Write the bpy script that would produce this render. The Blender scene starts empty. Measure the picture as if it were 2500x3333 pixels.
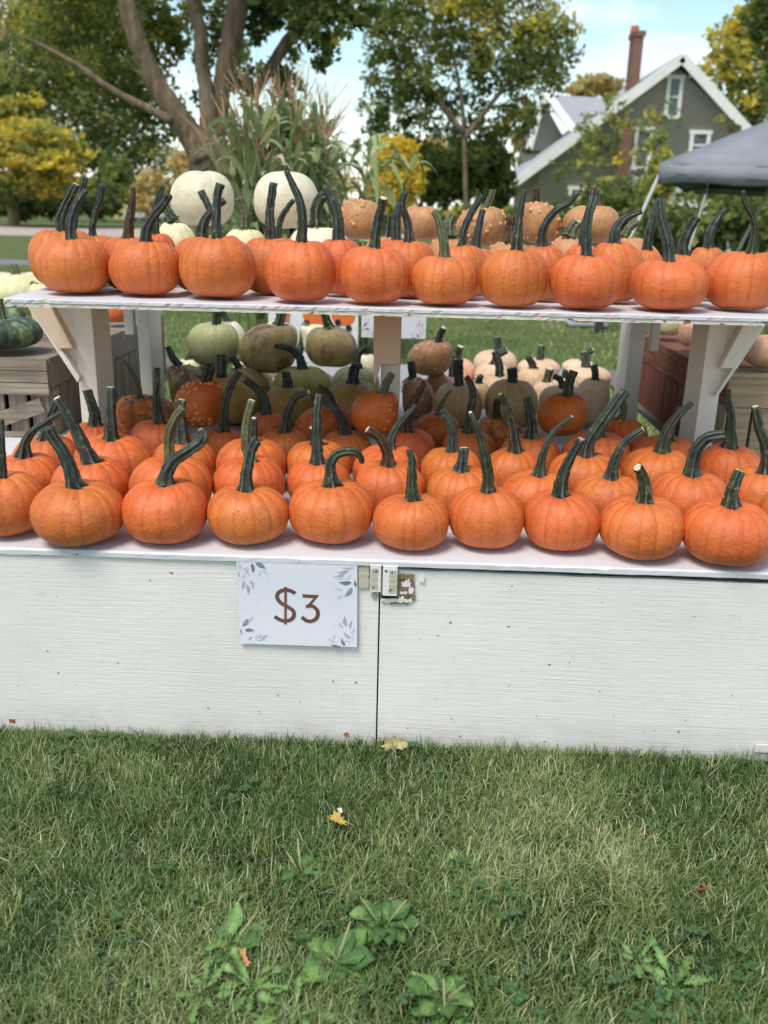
import bpy, math, random
import numpy as np
from mathutils import Vector, Matrix
random.seed(7); RNG = np.random.default_rng(7)
scn = bpy.context.scene; COL = scn.collection
PI = math.pi

# ------------------------------------------------------------------ camera
FPX, PITCH, ROLL, YAW, HCAM = 2893.5, .3223, .0230, .0271, 1.2495
FW = np.array([-math.sin(YAW)*math.cos(PITCH), math.cos(YAW)*math.cos(PITCH), -math.sin(PITCH)])
RT = np.array([math.cos(YAW), math.sin(YAW), 0.]); UPV = np.cross(RT, FW)
RT2 = RT*math.cos(ROLL)+UPV*math.sin(ROLL); UP2 = UPV*math.cos(ROLL)-RT*math.sin(ROLL)
cd = bpy.data.cameras.new('camera'); cam = bpy.data.objects.new('camera', cd); COL.objects.link(cam)
cam.matrix_world = Matrix(((RT2[0], UP2[0], -FW[0], 0), (RT2[1], UP2[1], -FW[1], 0), (RT2[2], UP2[2], -FW[2], HCAM), (0, 0, 0, 1)))
cd.sensor_fit = 'VERTICAL'; cd.sensor_height = 36; cd.sensor_width = 27; cd.lens = FPX/3333*36
cd.clip_start = .05; cd.clip_end = 1500
cd.dof.use_dof = True; cd.dof.focus_distance = 2.12; cd.dof.aperture_fstop = 3.7; cd.dof.aperture_blades = 0
scn.camera = cam
# ------------------------------------------------------------------ light
SUN_EL, SUN_AZ = math.radians(60), math.radians(212)      # azimuth from +Y clockwise: the sun is behind the camera, to the left
w = bpy.data.worlds.new('World'); scn.world = w; w.use_nodes = True
nt = w.node_tree; nt.nodes.clear()
def N(t, **k):
    n = nt.nodes.new(t)
    for a, b in k.items(): setattr(n, a, b)
    return n
sky = N('ShaderNodeTexSky', sky_type='NISHITA', sun_disc=False, sun_elevation=SUN_EL, sun_rotation=SUN_AZ, air_density=1.0, dust_density=.6, ozone_density=1.6)
tc = N('ShaderNodeTexCoord'); mp = N('ShaderNodeMapping'); mp.inputs['Scale'].default_value = (1, 1, 2.6)
mp.inputs['Location'].default_value = (.35, .1, .2)
ns = N('ShaderNodeTexNoise'); ns.inputs['Scale'].default_value = 3.2; ns.inputs['Detail'].default_value = 7; ns.inputs['Roughness'].default_value = .55
cr = N('ShaderNodeValToRGB'); cr.color_ramp.elements[0].position = .50; cr.color_ramp.elements[1].position = .68
sx = N('ShaderNodeSeparateXYZ'); mr = N('ShaderNodeMapRange')
mr.inputs['From Min'].default_value = .0; mr.inputs['From Max'].default_value = .13; mr.inputs['To Min'].default_value = .75; mr.inputs['To Max'].default_value = .0
mx = N('ShaderNodeMath', operation='MAXIMUM'); mc = N('ShaderNodeMix', data_type='RGBA'); mc.clamp_factor = True
mc.inputs[7].default_value = (7.0, 6.7, 6.9, 1)
bg = N('ShaderNodeBackground'); bg.inputs['Strength'].default_value = .13; wo = N('ShaderNodeOutputWorld')
L = nt.links.new
L(tc.outputs['Generated'], mp.inputs['Vector']); L(mp.outputs[0], ns.inputs['Vector']); L(ns.outputs['Fac'], cr.inputs[0])
L(tc.outputs['Generated'], sx.inputs[0]); L(sx.outputs['Z'], mr.inputs['Value'])
L(cr.outputs[0], mx.inputs[0]); L(mr.outputs[0], mx.inputs[1]); L(mx.outputs[0], mc.inputs[0])
tn = N('ShaderNodeMix', data_type='RGBA', blend_type='MULTIPLY'); tn.inputs[0].default_value = 1; tn.inputs[7].default_value = (1.24, 1.24, 1.03, 1); L(sky.outputs[0], tn.inputs[6]); L(tn.outputs[2], mc.inputs[6]); L(mc.outputs[2], bg.inputs[0]); L(bg.outputs[0], wo.inputs[0])
sl = bpy.data.lights.new('sun', 'SUN'); sl.energy = 2.15; sl.angle = math.radians(24); sl.color = (1, .93, .82)
so = bpy.data.objects.new('sun', sl); COL.objects.link(so)
sd = Vector((math.sin(SUN_AZ)*math.cos(SUN_EL), math.cos(SUN_AZ)*math.cos(SUN_EL), math.sin(SUN_EL)))
so.rotation_euler = sd.to_track_quat('Z', 'Y').to_euler(); so.location = (0, -5, 20)
scn.view_settings.view_transform = 'Standard'; scn.view_settings.look = 'None'
scn.view_settings.exposure = .56; scn.view_settings.gamma = 1.0; scn.view_settings.use_curve_mapping = False

# ------------------------------------------------------------------ measuring helpers
def ray(x, y): return FW+RT2*(x-1250)/FPX-UP2*(y-1666.5)/FPX
C0 = np.array([0, 0, HCAM])
def at(x, y, Y): d = ray(x, y); return C0+d*(Y/d[1])          # point on the vertical plane at distance Y
def atz(x, y, Z): d = ray(x, y); return C0+d*((Z-HCAM)/d[2])  # point on a level at height Z
def depth(p): return float((np.array(p)-C0)@FW)
S = 2500/1659.
def atd(x, y, Y): return at(x*S, y*S, Y)

# ------------------------------------------------------------------ mesh helpers
def link(name, me, mat, parent=None, **props):
    o = bpy.data.objects.new(name, me); COL.objects.link(o)
    if mat is not None and len(me.materials) == 0: me.materials.append(mat)
    if parent is not None: o.parent = parent
    for k, v in props.items(): o[k] = v
    return o
def mesh(verts, faces, smooth=False, attrs=None):
    me = bpy.data.meshes.new('m'); me.from_pydata([tuple(map(float, v)) for v in verts], [], [tuple(map(int, f)) for f in faces])
    if smooth: me.polygons.foreach_set('use_smooth', [True]*len(me.polygons))
    for k, a in (attrs or {}).items():
        at_ = me.attributes.new(k, 'FLOAT', 'POINT'); at_.data.foreach_set('value', np.asarray(a, dtype=np.float32))
    me.update(); return me
def mesh_np(V, F, smooth=False, attrs=None):
    V = np.asarray(V, np.float32); F = np.asarray(F, np.int32); k = F.shape[1]
    me = bpy.data.meshes.new('m'); me.vertices.add(len(V)); me.vertices.foreach_set('co', V.ravel())
    me.loops.add(F.size); me.loops.foreach_set('vertex_index', F.ravel())
    me.polygons.add(len(F)); me.polygons.foreach_set('loop_start', np.arange(0, F.size, k, dtype=np.int32))
    try: me.polygons.foreach_set('loop_total', np.full(len(F), k, np.int32))
    except Exception: pass
    if smooth: me.polygons.foreach_set('use_smooth', np.ones(len(F), bool))
    for n_, a in (attrs or {}).items():
        at_ = me.attributes.new(n_, 'FLOAT', 'POINT'); at_.data.foreach_set('value', np.asarray(a, dtype=np.float32))
    me.update(calc_edges=True); me.validate(); return me
class MB:
    def __init__(s): s.v = []; s.f = []
    def add(s, vs, fs):
        n = len(s.v); s.v += [tuple(map(float, v)) for v in vs]; s.f += [tuple(i+n for i in f) for f in fs]; return s
    def hexa(s, p):   # 8 points: bottom 4 ccw, top 4 ccw
        return s.add(p, [(3, 2, 1, 0), (4, 5, 6, 7), (0, 1, 5, 4), (1, 2, 6, 5), (2, 3, 7, 6), (3, 0, 4, 7)])
    def box(s, x0, x1, y0, y1, z0, z1):
        return s.hexa([(x0, y0, z0), (x1, y0, z0), (x1, y1, z0), (x0, y1, z0), (x0, y0, z1), (x1, y0, z1), (x1, y1, z1), (x0, y1, z1)])
    def beam(s, a, b, wd, th, nrm=(0, 1, 0)):   # a plank from a to b, wd wide across, th thick along nrm
        a = Vector(a); b = Vector(b); d = (b-a).normalized(); n = Vector(nrm); n = (n-d*n.dot(d)).normalized(); c = d.cross(n)
        p = []
        for e in (a, b):
            for i, j in ((-1, -1), (1, -1), (1, 1), (-1, 1)): p.append(e+c*(wd/2*i)+n*(th/2*j))
        return s.hexa(p)
    def prism(s, poly, y0, y1):   # polygon in x,z extruded along y
        n = len(poly); v = [(x, y0, z) for x, z in poly]+[(x, y1, z) for x, z in poly]
        f = [tuple(range(n)), tuple(range(2*n-1, n-1, -1))]+[(i, i+n, (i+1) % n+n, (i+1) % n) for i in range(n)]
        return s.add(v, f)
    def tube(s, pts, rad, n=8):
        V, F = sweep(pts, rad, n); return s.add(V, F)
    def build(s, name, mat, parent=None, smooth=False, bevel=0, **props):
        o = link(name, mesh(s.v, s.f, smooth), mat, parent, **props)
        if bevel:
            m = o.modifiers.new('bevel', 'BEVEL'); m.width = bevel; m.segments = 2; m.limit_method = 'ANGLE'
        return o
def crom(P, n):
    P = np.asarray(P, float); Q = np.vstack([2*P[0]-P[1], P, 2*P[-1]-P[-2]]); m = len(P)-1; out = []
    for t in np.linspace(0, m, n):
        i = min(int(t), m-1); u = t-i; a, b, c, d = Q[i:i+4]
        out.append(.5*(2*b+(c-a)*u+(2*a-5*b+4*c-d)*u*u+(3*b-a-3*c+d)*u**3))
    return np.array(out)
def frames(P):
    P = np.asarray(P, float); T = np.gradient(P, axis=0); T /= np.linalg.norm(T, axis=1)[:, None]+1e-12
    r = np.array([0, 1., 0]) if abs(T[0][1]) < .9 else np.array([1., 0, 0]); U = []
    for t in T:
        r = r-t*(r@t); r /= np.linalg.norm(r); U.append(r.copy())
    U = np.array(U); return T, U, np.cross(T, U)
def sweep(P, rad, n=8, cap=True, shape=None):
    P = np.asarray(P, float); T, U, W = frames(P); m = len(P); rad = np.asarray(rad, float)*np.ones(m)
    th = np.linspace(0, 2*PI, n, endpoint=False); V = []
    for i in range(m):
        r = rad[i]*(shape(i, th) if shape else 1)*np.ones(n)
        V += list(P[i]+np.outer(r*np.cos(th), U[i])+np.outer(r*np.sin(th), W[i]))
    F = [(i*n+j, i*n+(j+1) % n, (i+1)*n+(j+1) % n, (i+1)*n+j) for i in range(m-1) for j in range(n)]
    if cap: F += [tuple(range(n-1, -1, -1)), tuple((m-1)*n+j for j in range(n))]
    return V, F
def empty(name, loc, **props):
    o = bpy.data.objects.new(name, None); COL.objects.link(o); o.location = tuple(map(float, loc)); o.empty_display_size = .1
    for k, v in props.items(): o[k] = v
    return o
def put(parent, o):      # parent keeping the world place of a mesh written in world coordinates
    o.parent = parent; o.matrix_parent_inverse = Matrix.Translation(-parent.location); return o

# ------------------------------------------------------------------ materials
def material(name, rough=.6, spec=.3):
    m = bpy.data.materials.new(name); m.use_nodes = True; t = m.node_tree; b = t.nodes['Principled BSDF']
    b.inputs['Roughness'].default_value = rough; b.inputs['Specular IOR Level'].default_value = spec
    return m, t, b
def nn(t, ty, ins=None, **k):
    n = t.nodes.new(ty)
    for a, b in k.items(): setattr(n, a, b)
    for a, b in (ins or {}).items():
        if hasattr(b, 'is_linked') or isinstance(b, bpy.types.NodeSocket): t.links.new(b, n.inputs[a])
        else: n.inputs[a].default_value = b
    return n
def ramp(t, fac, stops):
    r = t.nodes.new('ShaderNodeValToRGB'); e = r.color_ramp.elements
    while len(e) < len(stops): e.new(.5)
    for x, (p, c) in zip(e, stops): x.position = p; x.color = (*c, 1) if len(c) == 3 else c
    t.links.new(fac, r.inputs[0]); return r.outputs[0]
def coords(t, scale=(1, 1, 1), rnd=True, kind='Object'):
    tc = nn(t, 'ShaderNodeTexCoord'); mp = nn(t, 'ShaderNodeMapping', {'Vector': tc.outputs[kind], 'Scale': scale})
    if rnd:
        oi = nn(t, 'ShaderNodeObjectInfo'); mu = nn(t, 'ShaderNodeMath', {0: oi.outputs['Random'], 1: 40.}, operation='MULTIPLY')
        cb = nn(t, 'ShaderNodeCombineXYZ', {0: mu.outputs[0], 1: mu.outputs[0], 2: mu.outputs[0]}); t.links.new(cb.outputs[0], mp.inputs['Location'])
    return mp.outputs[0]
def noise(t, vec, scale, detail=4, rough=.55): return nn(t, 'ShaderNodeTexNoise', {'Vector': vec, 'Scale': scale, 'Detail': detail, 'Roughness': rough}).outputs['Fac']
def mixc(t, f, a, b, mode='MIX'):
    n = nn(t, 'ShaderNodeMix', data_type='RGBA', blend_type=mode)
    for i, v in ((0, f), (6, a), (7, b)):
        if isinstance(v, bpy.types.NodeSocket): t.links.new(v, n.inputs[i])
        else: n.inputs[i].default_value = v if i == 0 else (*v, 1)
    return n.outputs[2]
def bump(t, b, h, strength, dist=.01, chain=None):
    n = nn(t, 'ShaderNodeBump', {'Height': h, 'Strength': strength, 'Distance': dist})
    if chain is not None: t.links.new(chain, n.inputs['Normal'])
    t.links.new(n.outputs[0], b.inputs['Normal']); return n.outputs[0]
def attr(t, name): return nn(t, 'ShaderNodeAttribute', attribute_name=name).outputs['Fac']
def rnd(t): return nn(t, 'ShaderNodeObjectInfo').outputs['Random']
def plain(name, col, rough=.6, spec=.3, var=.15, scale=8, bmp=.1, metal=0):
    m, t, b = material(name, rough, spec); v = coords(t); f = noise(t, v, scale)
    c = ramp(t, f, [(.3, tuple(x*(1-var) for x in col)), (.7, tuple(min(1, x*(1+var)) for x in col))])
    t.links.new(c, b.inputs['Base Color']); b.inputs['Metallic'].default_value = metal
    if bmp: bump(t, b, noise(t, v, scale*6), bmp, .005)
    return m
def skin(name, a, bcol, groove, stain=None, stain_amt=.5, rough=.42, patch=3.0):
    """pumpkin rind: two close hues in soft clouds, deeper colour in the creases, fine pores"""
    m, t, b = material(name, rough, .4); v = coords(t)
    f = noise(t, v, 9, 3); c = ramp(t, f, [(.32, a), (.68, bcol)])
    r = rnd(t); hs = nn(t, 'ShaderNodeHueSaturation', {'Color': c})
    t.links.new(nn(t, 'ShaderNodeMapRange', {'Value': r, 'To Min': .494, 'To Max': .507}).outputs[0], hs.inputs['Hue'])
    t.links.new(nn(t, 'ShaderNodeMapRange', {'Value': r, 'To Min': 1.08, 'To Max': .9}).outputs[0], hs.inputs['Value'])
    c = hs.outputs[0]
    mo = noise(t, v, 48, 4, .6); c = mixc(t, nn(t, 'ShaderNodeMapRange', {'Value': mo, 'From Min': .42, 'From Max': .66, 'To Max': .38}).outputs[0], c, tuple(x*.68 for x in a))
    fine = noise(t, v, 90, 3); c = mixc(t, nn(t, 'ShaderNodeMapRange', {'Value': fine, 'From Min': .55, 'From Max': .8, 'To Max': .22}).outputs[0], c, tuple(min(1, x*1.35+.02) for x in bcol))
    spk = noise(t, v, 55, 2); c = mixc(t, nn(t, 'ShaderNodeMapRange', {'Value': spk, 'From Min': .72, 'From Max': .76, 'To Max': .7}).outputs[0], c, tuple(x*.35+.02 for x in a))
    sc = noise(t, v, 17, 5, .7); c = mixc(t, nn(t, 'ShaderNodeMapRange', {'Value': sc, 'From Min': .735, 'From Max': .76, 'To Max': .55}).outputs[0], c, (.62, .42, .24))
    if stain:
        s = noise(t, v, patch*3, 6, .65); sf = nn(t, 'ShaderNodeMapRange', {'Value': s, 'From Min': .48, 'From Max': .62, 'To Max': stain_amt}).outputs[0]
        c = mixc(t, sf, c, stain)
    m2 = noise(t, v, 5, 3); c = mixc(t, nn(t, 'ShaderNodeMapRange', {'Value': m2, 'From Min': .5, 'From Max': .7, 'To Max': .35}).outputs[0], c, tuple(x*.72 for x in a))
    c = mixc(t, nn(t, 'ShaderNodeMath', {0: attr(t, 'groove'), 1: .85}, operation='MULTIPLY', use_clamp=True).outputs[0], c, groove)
    t.links.new(c, b.inputs['Base Color'])
    n1 = bump(t, b, noise(t, v, 26, 3), .40, .006); n2 = bump(t, b, noise(t, v, 75, 4, .65), .55, .004, n1); bump(t, b, noise(t, v, 190, 3), .5, .0025, n2)
    t.links.new(nn(t, 'ShaderNodeMapRange', {'Value': noise(t, v, 14), 'To Min': rough-.08, 'To Max': rough+.16}).outputs[0], b.inputs['Roughness'])
    return m
SKIN = dict(
    orange=skin('rind_orange', (.60, .135, .032), (.73, .195, .050), (.36, .058, .013)),
    darkorange=skin('rind_deep_orange', (.52, .105, .012), (.66, .16, .025), (.40, .07, .012), (.13, .10, .03), .35),
    warty=skin('rind_warty_orange', (.70, .17, .03), (.82, .26, .07), (.10, .09, .03), (.07, .06, .02), .75, patch=4),
    white=skin('rind_white', (.74, .66, .46), (.82, .76, .60), (.74, .67, .5), (.5, .3, .12), .25),
    cream=skin('rind_pale_yellow', (.78, .70, .38), (.84, .78, .52), (.58, .48, .2)),
    palegreen=skin('rind_pale_green', (.38, .39, .17), (.56, .56, .33), (.40, .42, .2), (.3, .2, .08), .3),
    yellowgreen=skin('rind_yellow_green', (.40, .35, .09), (.54, .49, .17), (.26, .22, .05)),
    tan=skin('rind_tan_olive', (.36, .22, .05), (.50, .34, .11), (.22, .13, .03), (.2, .12, .04), .4),
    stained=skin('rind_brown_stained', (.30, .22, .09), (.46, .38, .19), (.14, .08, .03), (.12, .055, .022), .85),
    peach=skin('rind_peach', (.72, .46, .29), (.82, .6, .42), (.55, .30, .16)),
    buff=skin('rind_buff', (.48, .30, .13), (.62, .43, .24), (.32, .19, .07)),
    pinktan=skin('rind_warty_tan', (.50, .225, .085), (.64, .34, .17), (.34, .14, .05), (.30, .13, .055), .6),
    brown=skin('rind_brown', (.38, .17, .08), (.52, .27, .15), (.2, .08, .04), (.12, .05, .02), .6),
    pink=skin('rind_pink', (.74, .38, .25), (.82, .5, .36), (.55, .24, .13)),
    red=skin('rind_red_orange', (.70, .10, .03), (.80, .2, .05), (.5, .06, .02), (.3, .25, .05), .5))
def striped():
    m, t, b = material('rind_green_striped', .45, .4); v = coords(t, (1, 1, .35))
    f = noise(t, v, 22, 6, .7); g = attr(t, 'groove')
    c = ramp(t, f, [(.38, (.016, .035, .022)), (.5, (.05, .085, .05)), (.62, (.22, .27, .13))])
    c = mixc(t, nn(t, 'ShaderNodeMath', {0: g, 1: .8}, operation='MULTIPLY').outputs[0], c, (.25, .3, .16)); t.links.new(c, b.inputs['Base Color'])
    bump(t, b, f, .3, .004); return m
SKIN['striped'] = striped()
def stem_mat(name, dark, light, edge):
    m, t, b = material(name, .55, .45); v = coords(t); f = noise(t, v, 30, 5, .6)
    c = ramp(t, f, [(.35, dark), (.7, light)]); rn = nn(t, 'ShaderNodeMath', {0: attr(t, 'ridge'), 1: nn(t, 'ShaderNodeMapRange', {'Value': noise(t, v, 45, 4, .7), 'From Min': .38, 'From Max': .6}).outputs[0]}, operation='MULTIPLY').outputs[0]; c = mixc(t, rn, c, edge); t.links.new(c, b.inputs['Base Color'])
    w_ = nn(t, 'ShaderNodeMapRange', {'Value': noise(t, v, 60, 3), 'From Min': .62, 'From Max': .72, 'To Max': .55}).outputs[0]
    c2 = mixc(t, w_, c, (.26, .25, .17)); t.links.new(c2, b.inputs['Base Color'])
    bump(t, b, noise(t, v, 120, 3), .4, .002); return m
STEM = dict(d=stem_mat('stem_blackish_green', (.010, .017, .013), (.044, .062, .046), (.17, .20, .16)),
            g=stem_mat('stem_green', (.012, .019, .010), (.040, .052, .026), (.22, .24, .14)),
            o=stem_mat('stem_olive', (.05, .06, .025), (.12, .13, .06), (.30, .28, .17)),
            b=stem_mat('stem_brown', (.03, .018, .008), (.08, .045, .018), (.17, .11, .05)))
TIP = plain('stem_cut_end', (.66, .56, .36), .8, .2, .3, 60, .4)
WART = {}
def wart_mat(kind):
    if kind not in WART:
        c = {'warty': (.22, .15, .05), 'darkorange': (.66, .24, .07), 'pinktan': (.62, .32, .14)}.get(kind, (.6, .4, .2))
        WART[kind] = plain('wart_'+kind, c, .5, .4, .3, 40, .3)
    return WART[kind]

def paint(name, col, grain=(2.5, 30, 75), chip=.73, grain_s=.35, foot=False):
    m, t, b = material(name, .5, .35); v = coords(t, (1, 1, 1), False); g = coords(t, grain, False)
    lo = noise(t, v, 2.5, 5, .6); c = ramp(t, lo, [(.3, tuple(x*.93 for x in col)), (.7, tuple(min(1, x*1.04) for x in col))])
    gr = noise(t, g, 3, 6, .6); gm = noise(t, v, 4, 3); gr = nn(t, 'ShaderNodeMath', {0: gr, 1: nn(t, 'ShaderNodeMapRange', {'Value': gm, 'From Min': .35, 'From Max': .65, 'To Min': .55, 'To Max': 1.1}).outputs[0]}, operation='MULTIPLY').outputs[0]; c = mixc(t, nn(t, 'ShaderNodeMapRange', {'Value': gr, 'From Min': .56, 'From Max': .8, 'To Max': .07}).outputs[0], c, tuple(x*.6 for x in col))
    ch = noise(t, coords(t, (1, 1, 1.6), False), 30, 2, .5)
    c = mixc(t, nn(t, 'ShaderNodeMapRange', {'Value': ch, 'From Min': chip, 'From Max': chip+.02, 'To Max': .85}).outputs[0], c, (.10, .075, .05))
    dirt = noise(t, v, 11, 6, .7); c = mixc(t, nn(t, 'ShaderNodeMapRange', {'Value': dirt, 'From Min': .62, 'From Max': .8, 'To Max': .25}).outputs[0], c, (.30, .27, .2))
    if foot:
        zz = nn(t, 'ShaderNodeSeparateXYZ', {0: v}).outputs['Z']; zf = nn(t, 'ShaderNodeMapRange', {'Value': zz, 'From Min': .0, 'From Max': .11, 'To Min': .55, 'To Max': 0.}).outputs[0]
        mm = nn(t, 'ShaderNodeMath', {0: zf, 1: nn(t, 'ShaderNodeMapRange', {'Value': noise(t, v, 7, 7, .7), 'From Min': .35, 'From Max': .65}).outputs[0]}, operation='MULTIPLY').outputs[0]; c = mixc(t, mm, c, (.33, .30, .24))
        wv = nn(t, 'ShaderNodeTexWave', {'Vector': v, 'Scale': 3., 'Distortion': 9., 'Detail': 4., 'Detail Scale': 2.}, wave_type='BANDS', bands_direction='Z').outputs['Fac']
        c = mixc(t, nn(t, 'ShaderNodeMapRange', {'Value': wv, 'From Min': .97, 'From Max': 1., 'To Max': .05}).outputs[0], c, (.3, .28, .24))
    t.links.new(c, b.inputs['Base Color'])
    n1 = bump(t, b, gr, grain_s, .004); bump(t, b, noise(t, v, 45, 5, .65), .35, .002, n1); return m
PAINT = paint('white_paint_on_plywood', (.79, .755, .735), foot=True)
PAINT_TOP = paint('white_paint_on_boards', (.64, .645, .68), (1.0, 26, 26), .735, .4)
PAINT_V = paint('cream_paint_on_posts', (.70, .66, .58), (26, 26, 1.5), .76, .35)
PAINT_D = paint('beige_paint_on_blocks', (.60, .47, .36), (9, 9, 3), .76, .5)
PAINT_E = paint('white_paint_on_edges', (.72, .69, .6), (2, 30, 60), .66, .8)
BARE = paint('bare_weathered_wood', (.22, .16, .10), (2, 40, 40), .62, .7)
BAREG = paint('grey_bare_wood', (.16, .145, .12), (2, 40, 40), .62, .7)
def wood(name, a, bb, grain=(1.5, 30, 30)):
    m, t, b = material(name, .8, .2); g = coords(t, grain, True); f = noise(t, g, 3, 8, .65)
    c = ramp(t, f, [(.3, a), (.7, bb)]); k = noise(t, coords(t), 5, 4); c = mixc(t, nn(t, 'ShaderNodeMapRange', {'Value': k, 'From Min': .5, 'From Max': .75, 'To Max': .5}).outputs[0], c, tuple(x*.5 for x in a))
    t.links.new(c, b.inputs['Base Color']); bump(t, b, f, .7, .004); return m
W_GREY = wood('grey_crate_wood', (.12, .095, .075), (.37, .31, .24))
W_GREYV = wood('grey_crate_wood_upright', (.11, .085, .065), (.33, .27, .21), (30, 30, 1.5))
W_RED = wood('red_brown_crate_wood', (.12, .038, .024), (.27, .10, .062), (30, 30, 1.5))
W_REDH = wood('red_brown_crate_board', (.13, .045, .03), (.28, .11, .07), (1.5, 1.5, 30))
W_TAN = wood('tan_crate_wood', (.22, .16, .09), (.46, .36, .23))

# ------------------------------------------------------------------ pumpkins
def body_mesh(a, h, grooves, gdepth, nseg, nring, seed, shear=(0, 0), lump=.012, dimple=.11, gw=.026):
    r = np.random.default_rng(seed); b = h/2
    th = np.linspace(0, 2*PI, nseg, endpoint=False)
    ph = np.linspace(-PI/2, PI/2, nring)
    ang = (np.arange(grooves)+r.uniform(-.28, .28, grooves))*2*PI/grooves+r.uniform(0, 6)
    amp = r.uniform(.6, 1.3, grooves)
    g = np.zeros(nseg); soft = np.zeros(nseg)
    for A, am in zip(ang, amp):
        d = np.abs((th-A+PI) % (2*PI)-PI); g = np.maximum(g, am*np.exp(-(d/gw)**2)); soft = np.maximum(soft, am*np.exp(-(d/.12)**2))
    g2 = np.zeros(nseg)
    for A in r.uniform(0, 2*PI, grooves*2):
        d = np.abs((th-A+PI) % (2*PI)-PI); g2 = np.maximum(g2, r.uniform(.3, .8)*np.exp(-(d/.03)**2))
    V = []; G = []; ph1, ph2, ph3 = r.uniform(0, 6, 3)
    for i, p in enumerate(ph):
        c, s = math.cos(p), math.sin(p)
        rr = a*abs(c)**.80; t = rr/a
        z = b*np.sign(s)*abs(s)**.92
        z -= h*dimple*math.exp(-(t/.34)**2)*(s > 0); z += h*.09*math.exp(-(t/.5)**2)*(s < 0)
        z = max(z, -b*.955) if s < 0 else z
        k = min(1, t*1.8)
        low = 1+lump*(np.sin(2*th+ph1)*(.6+.4*s)+.7*np.sin(3*th+ph2+2*s)+.5*np.sin(5*th+ph3))
        topk = .75+.5*(1-abs(s))+.7*max(0, s)*(t < .6)
        R_ = rr*low*(1-gdepth*k*(g*.40+soft*.12)*topk)
        zz = z+z*0.02*np.sin(3*th+ph2)-(h*.014*soft*(s > .3)*min(1, t*2.5)*(.3+s))
        u = max(0, s)**1.5
        for j in range(nseg):
            V.append((R_[j]*math.cos(th[j])+shear[0]*u, R_[j]*math.sin(th[j])+shear[1]*u, zz[j] if t > .02 else z))
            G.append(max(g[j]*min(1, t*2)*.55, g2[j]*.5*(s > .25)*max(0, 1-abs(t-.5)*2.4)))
    V = np.array(V); V[:, 2] += b*.955
    F = np.array([(i*nseg+j, i*nseg+(j+1) % nseg, (i+1)*nseg+(j+1) % nseg, (i+1)*nseg+j) for i in range(nring-1) for j in range(nseg)])
    return V, F, np.array(G)
def stem_mesh(P, rad, seed, nseg=40):
    """ridged, twisting peduncle with a flared star foot; P world-ish path, rad per control point"""
    r = np.random.default_rng(seed); n = 22
    path = crom(P, n); path += np.cumsum(r.normal(0, .0004, (n, 3)), axis=0)
    Rr = np.interp(np.linspace(0, 1, n), np.linspace(0, 1, len(rad)), rad)
    Lr = np.concatenate([[0], np.cumsum(np.linalg.norm(np.diff(path, axis=0), axis=1))])
    k = 5 if r.random() < .6 else 6; tw = r.uniform(-2.2, 2.2); p0 = r.uniform(0, 6); am = r.uniform(.15, .24); R0 = Rr[0]
    def shp(i, th):
        fl = math.exp(-Lr[i]/(R0*.55)); c = np.cos(k*th+p0+tw*Lr[i]/Lr[-1])
        end = 1+.06*math.exp(-(Lr[-1]-Lr[i])/(R0*.4))
        return (1+am*np.sign(c)*np.abs(c)**.8+.05*np.cos((k*2+1)*th+1))*(1+fl*(.40+.36*c))*end
    V, F = sweep(path, Rr, nseg, True, shp)
    th = np.linspace(0, 2*PI, nseg, endpoint=False)
    V = np.array(V).reshape(n, nseg, 3); jit = r.normal(0, .035, (n, nseg)); jit = (jit+np.roll(jit, 1, 1))*(np.arange(n)[:, None] > 0); V = V+(V-path[:, None, :])*jit[:, :, None]; V = [tuple(q) for q in V.reshape(-1, 3)]
    rid = np.concatenate([np.clip(np.cos(k*th+p0+tw*Lr[i]/Lr[-1])*3.4-2.5, 0, 1)*.7 for i in range(n)])
    return V, F, rid, path, Rr
def warts_mesh(V, cnt, size, seed, nrm_c, cluster=True):
    r = np.random.default_rng(seed); mb = MB()
    zmin, zmax = V[:, 2].min(), V[:, 2].max()
    cl = [V[r.integers(len(V))] for _ in range(max(3, cnt//9))]
    for _ in range(cnt):
        if cluster and r.random() < .7:
            c = cl[r.integers(len(cl))]+r.normal(0, .02, 3); p = V[np.argmin(((V-c)**2).sum(1))]
        else: p = V[r.integers(len(V))]
        if p[2] < zmin+(zmax-zmin)*.12: continue
        s = size*r.uniform(.45, 1.35); n6 = 6
        d = p-nrm_c; d = d/np.linalg.norm(d); u = np.cross(d, [.3, .2, .9]); u /= np.linalg.norm(u); v = np.cross(d, u)
        vs = []; th = np.linspace(0, 2*PI, n6, endpoint=False)
        for rr, hh in ((1.15, -.15), (1.0, .35), (.6, .72)): vs += [p+s*(rr*(math.cos(q)*u+math.sin(q)*v)+hh*d) for q in th]
        vs.append(p+s*.85*d)
        fs = [(a*n6+j, a*n6+(j+1) % n6, (a+1)*n6+(j+1) % n6, (a+1)*n6+j) for a in range(2) for j in range(n6)]+[(12+j, 12+(j+1) % n6, 18) for j in range(n6)]
        mb.add(vs, fs)
    return mb
VIEWS = dict(A=(0, 500, 850/1659), B=(825, 500, 850/1659), C=(1650, 500, 850/1659), D=(0, 1250, 850/1659), E=(825, 1250, 850/1659),
             F=(1650, 1250, 850/1659), G=(500, 950, 850/1659), H=(1250, 950, 750/1659), I=(1850, 950, 650/1659), J=(0, 950, 650/1659), L=(700, 1750, 750/1659))
def px(v, x, y): ox, oy, s = VIEWS[v]; return ox+x*s, oy+y*s
ROWS = {}
SEED = [100]
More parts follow.
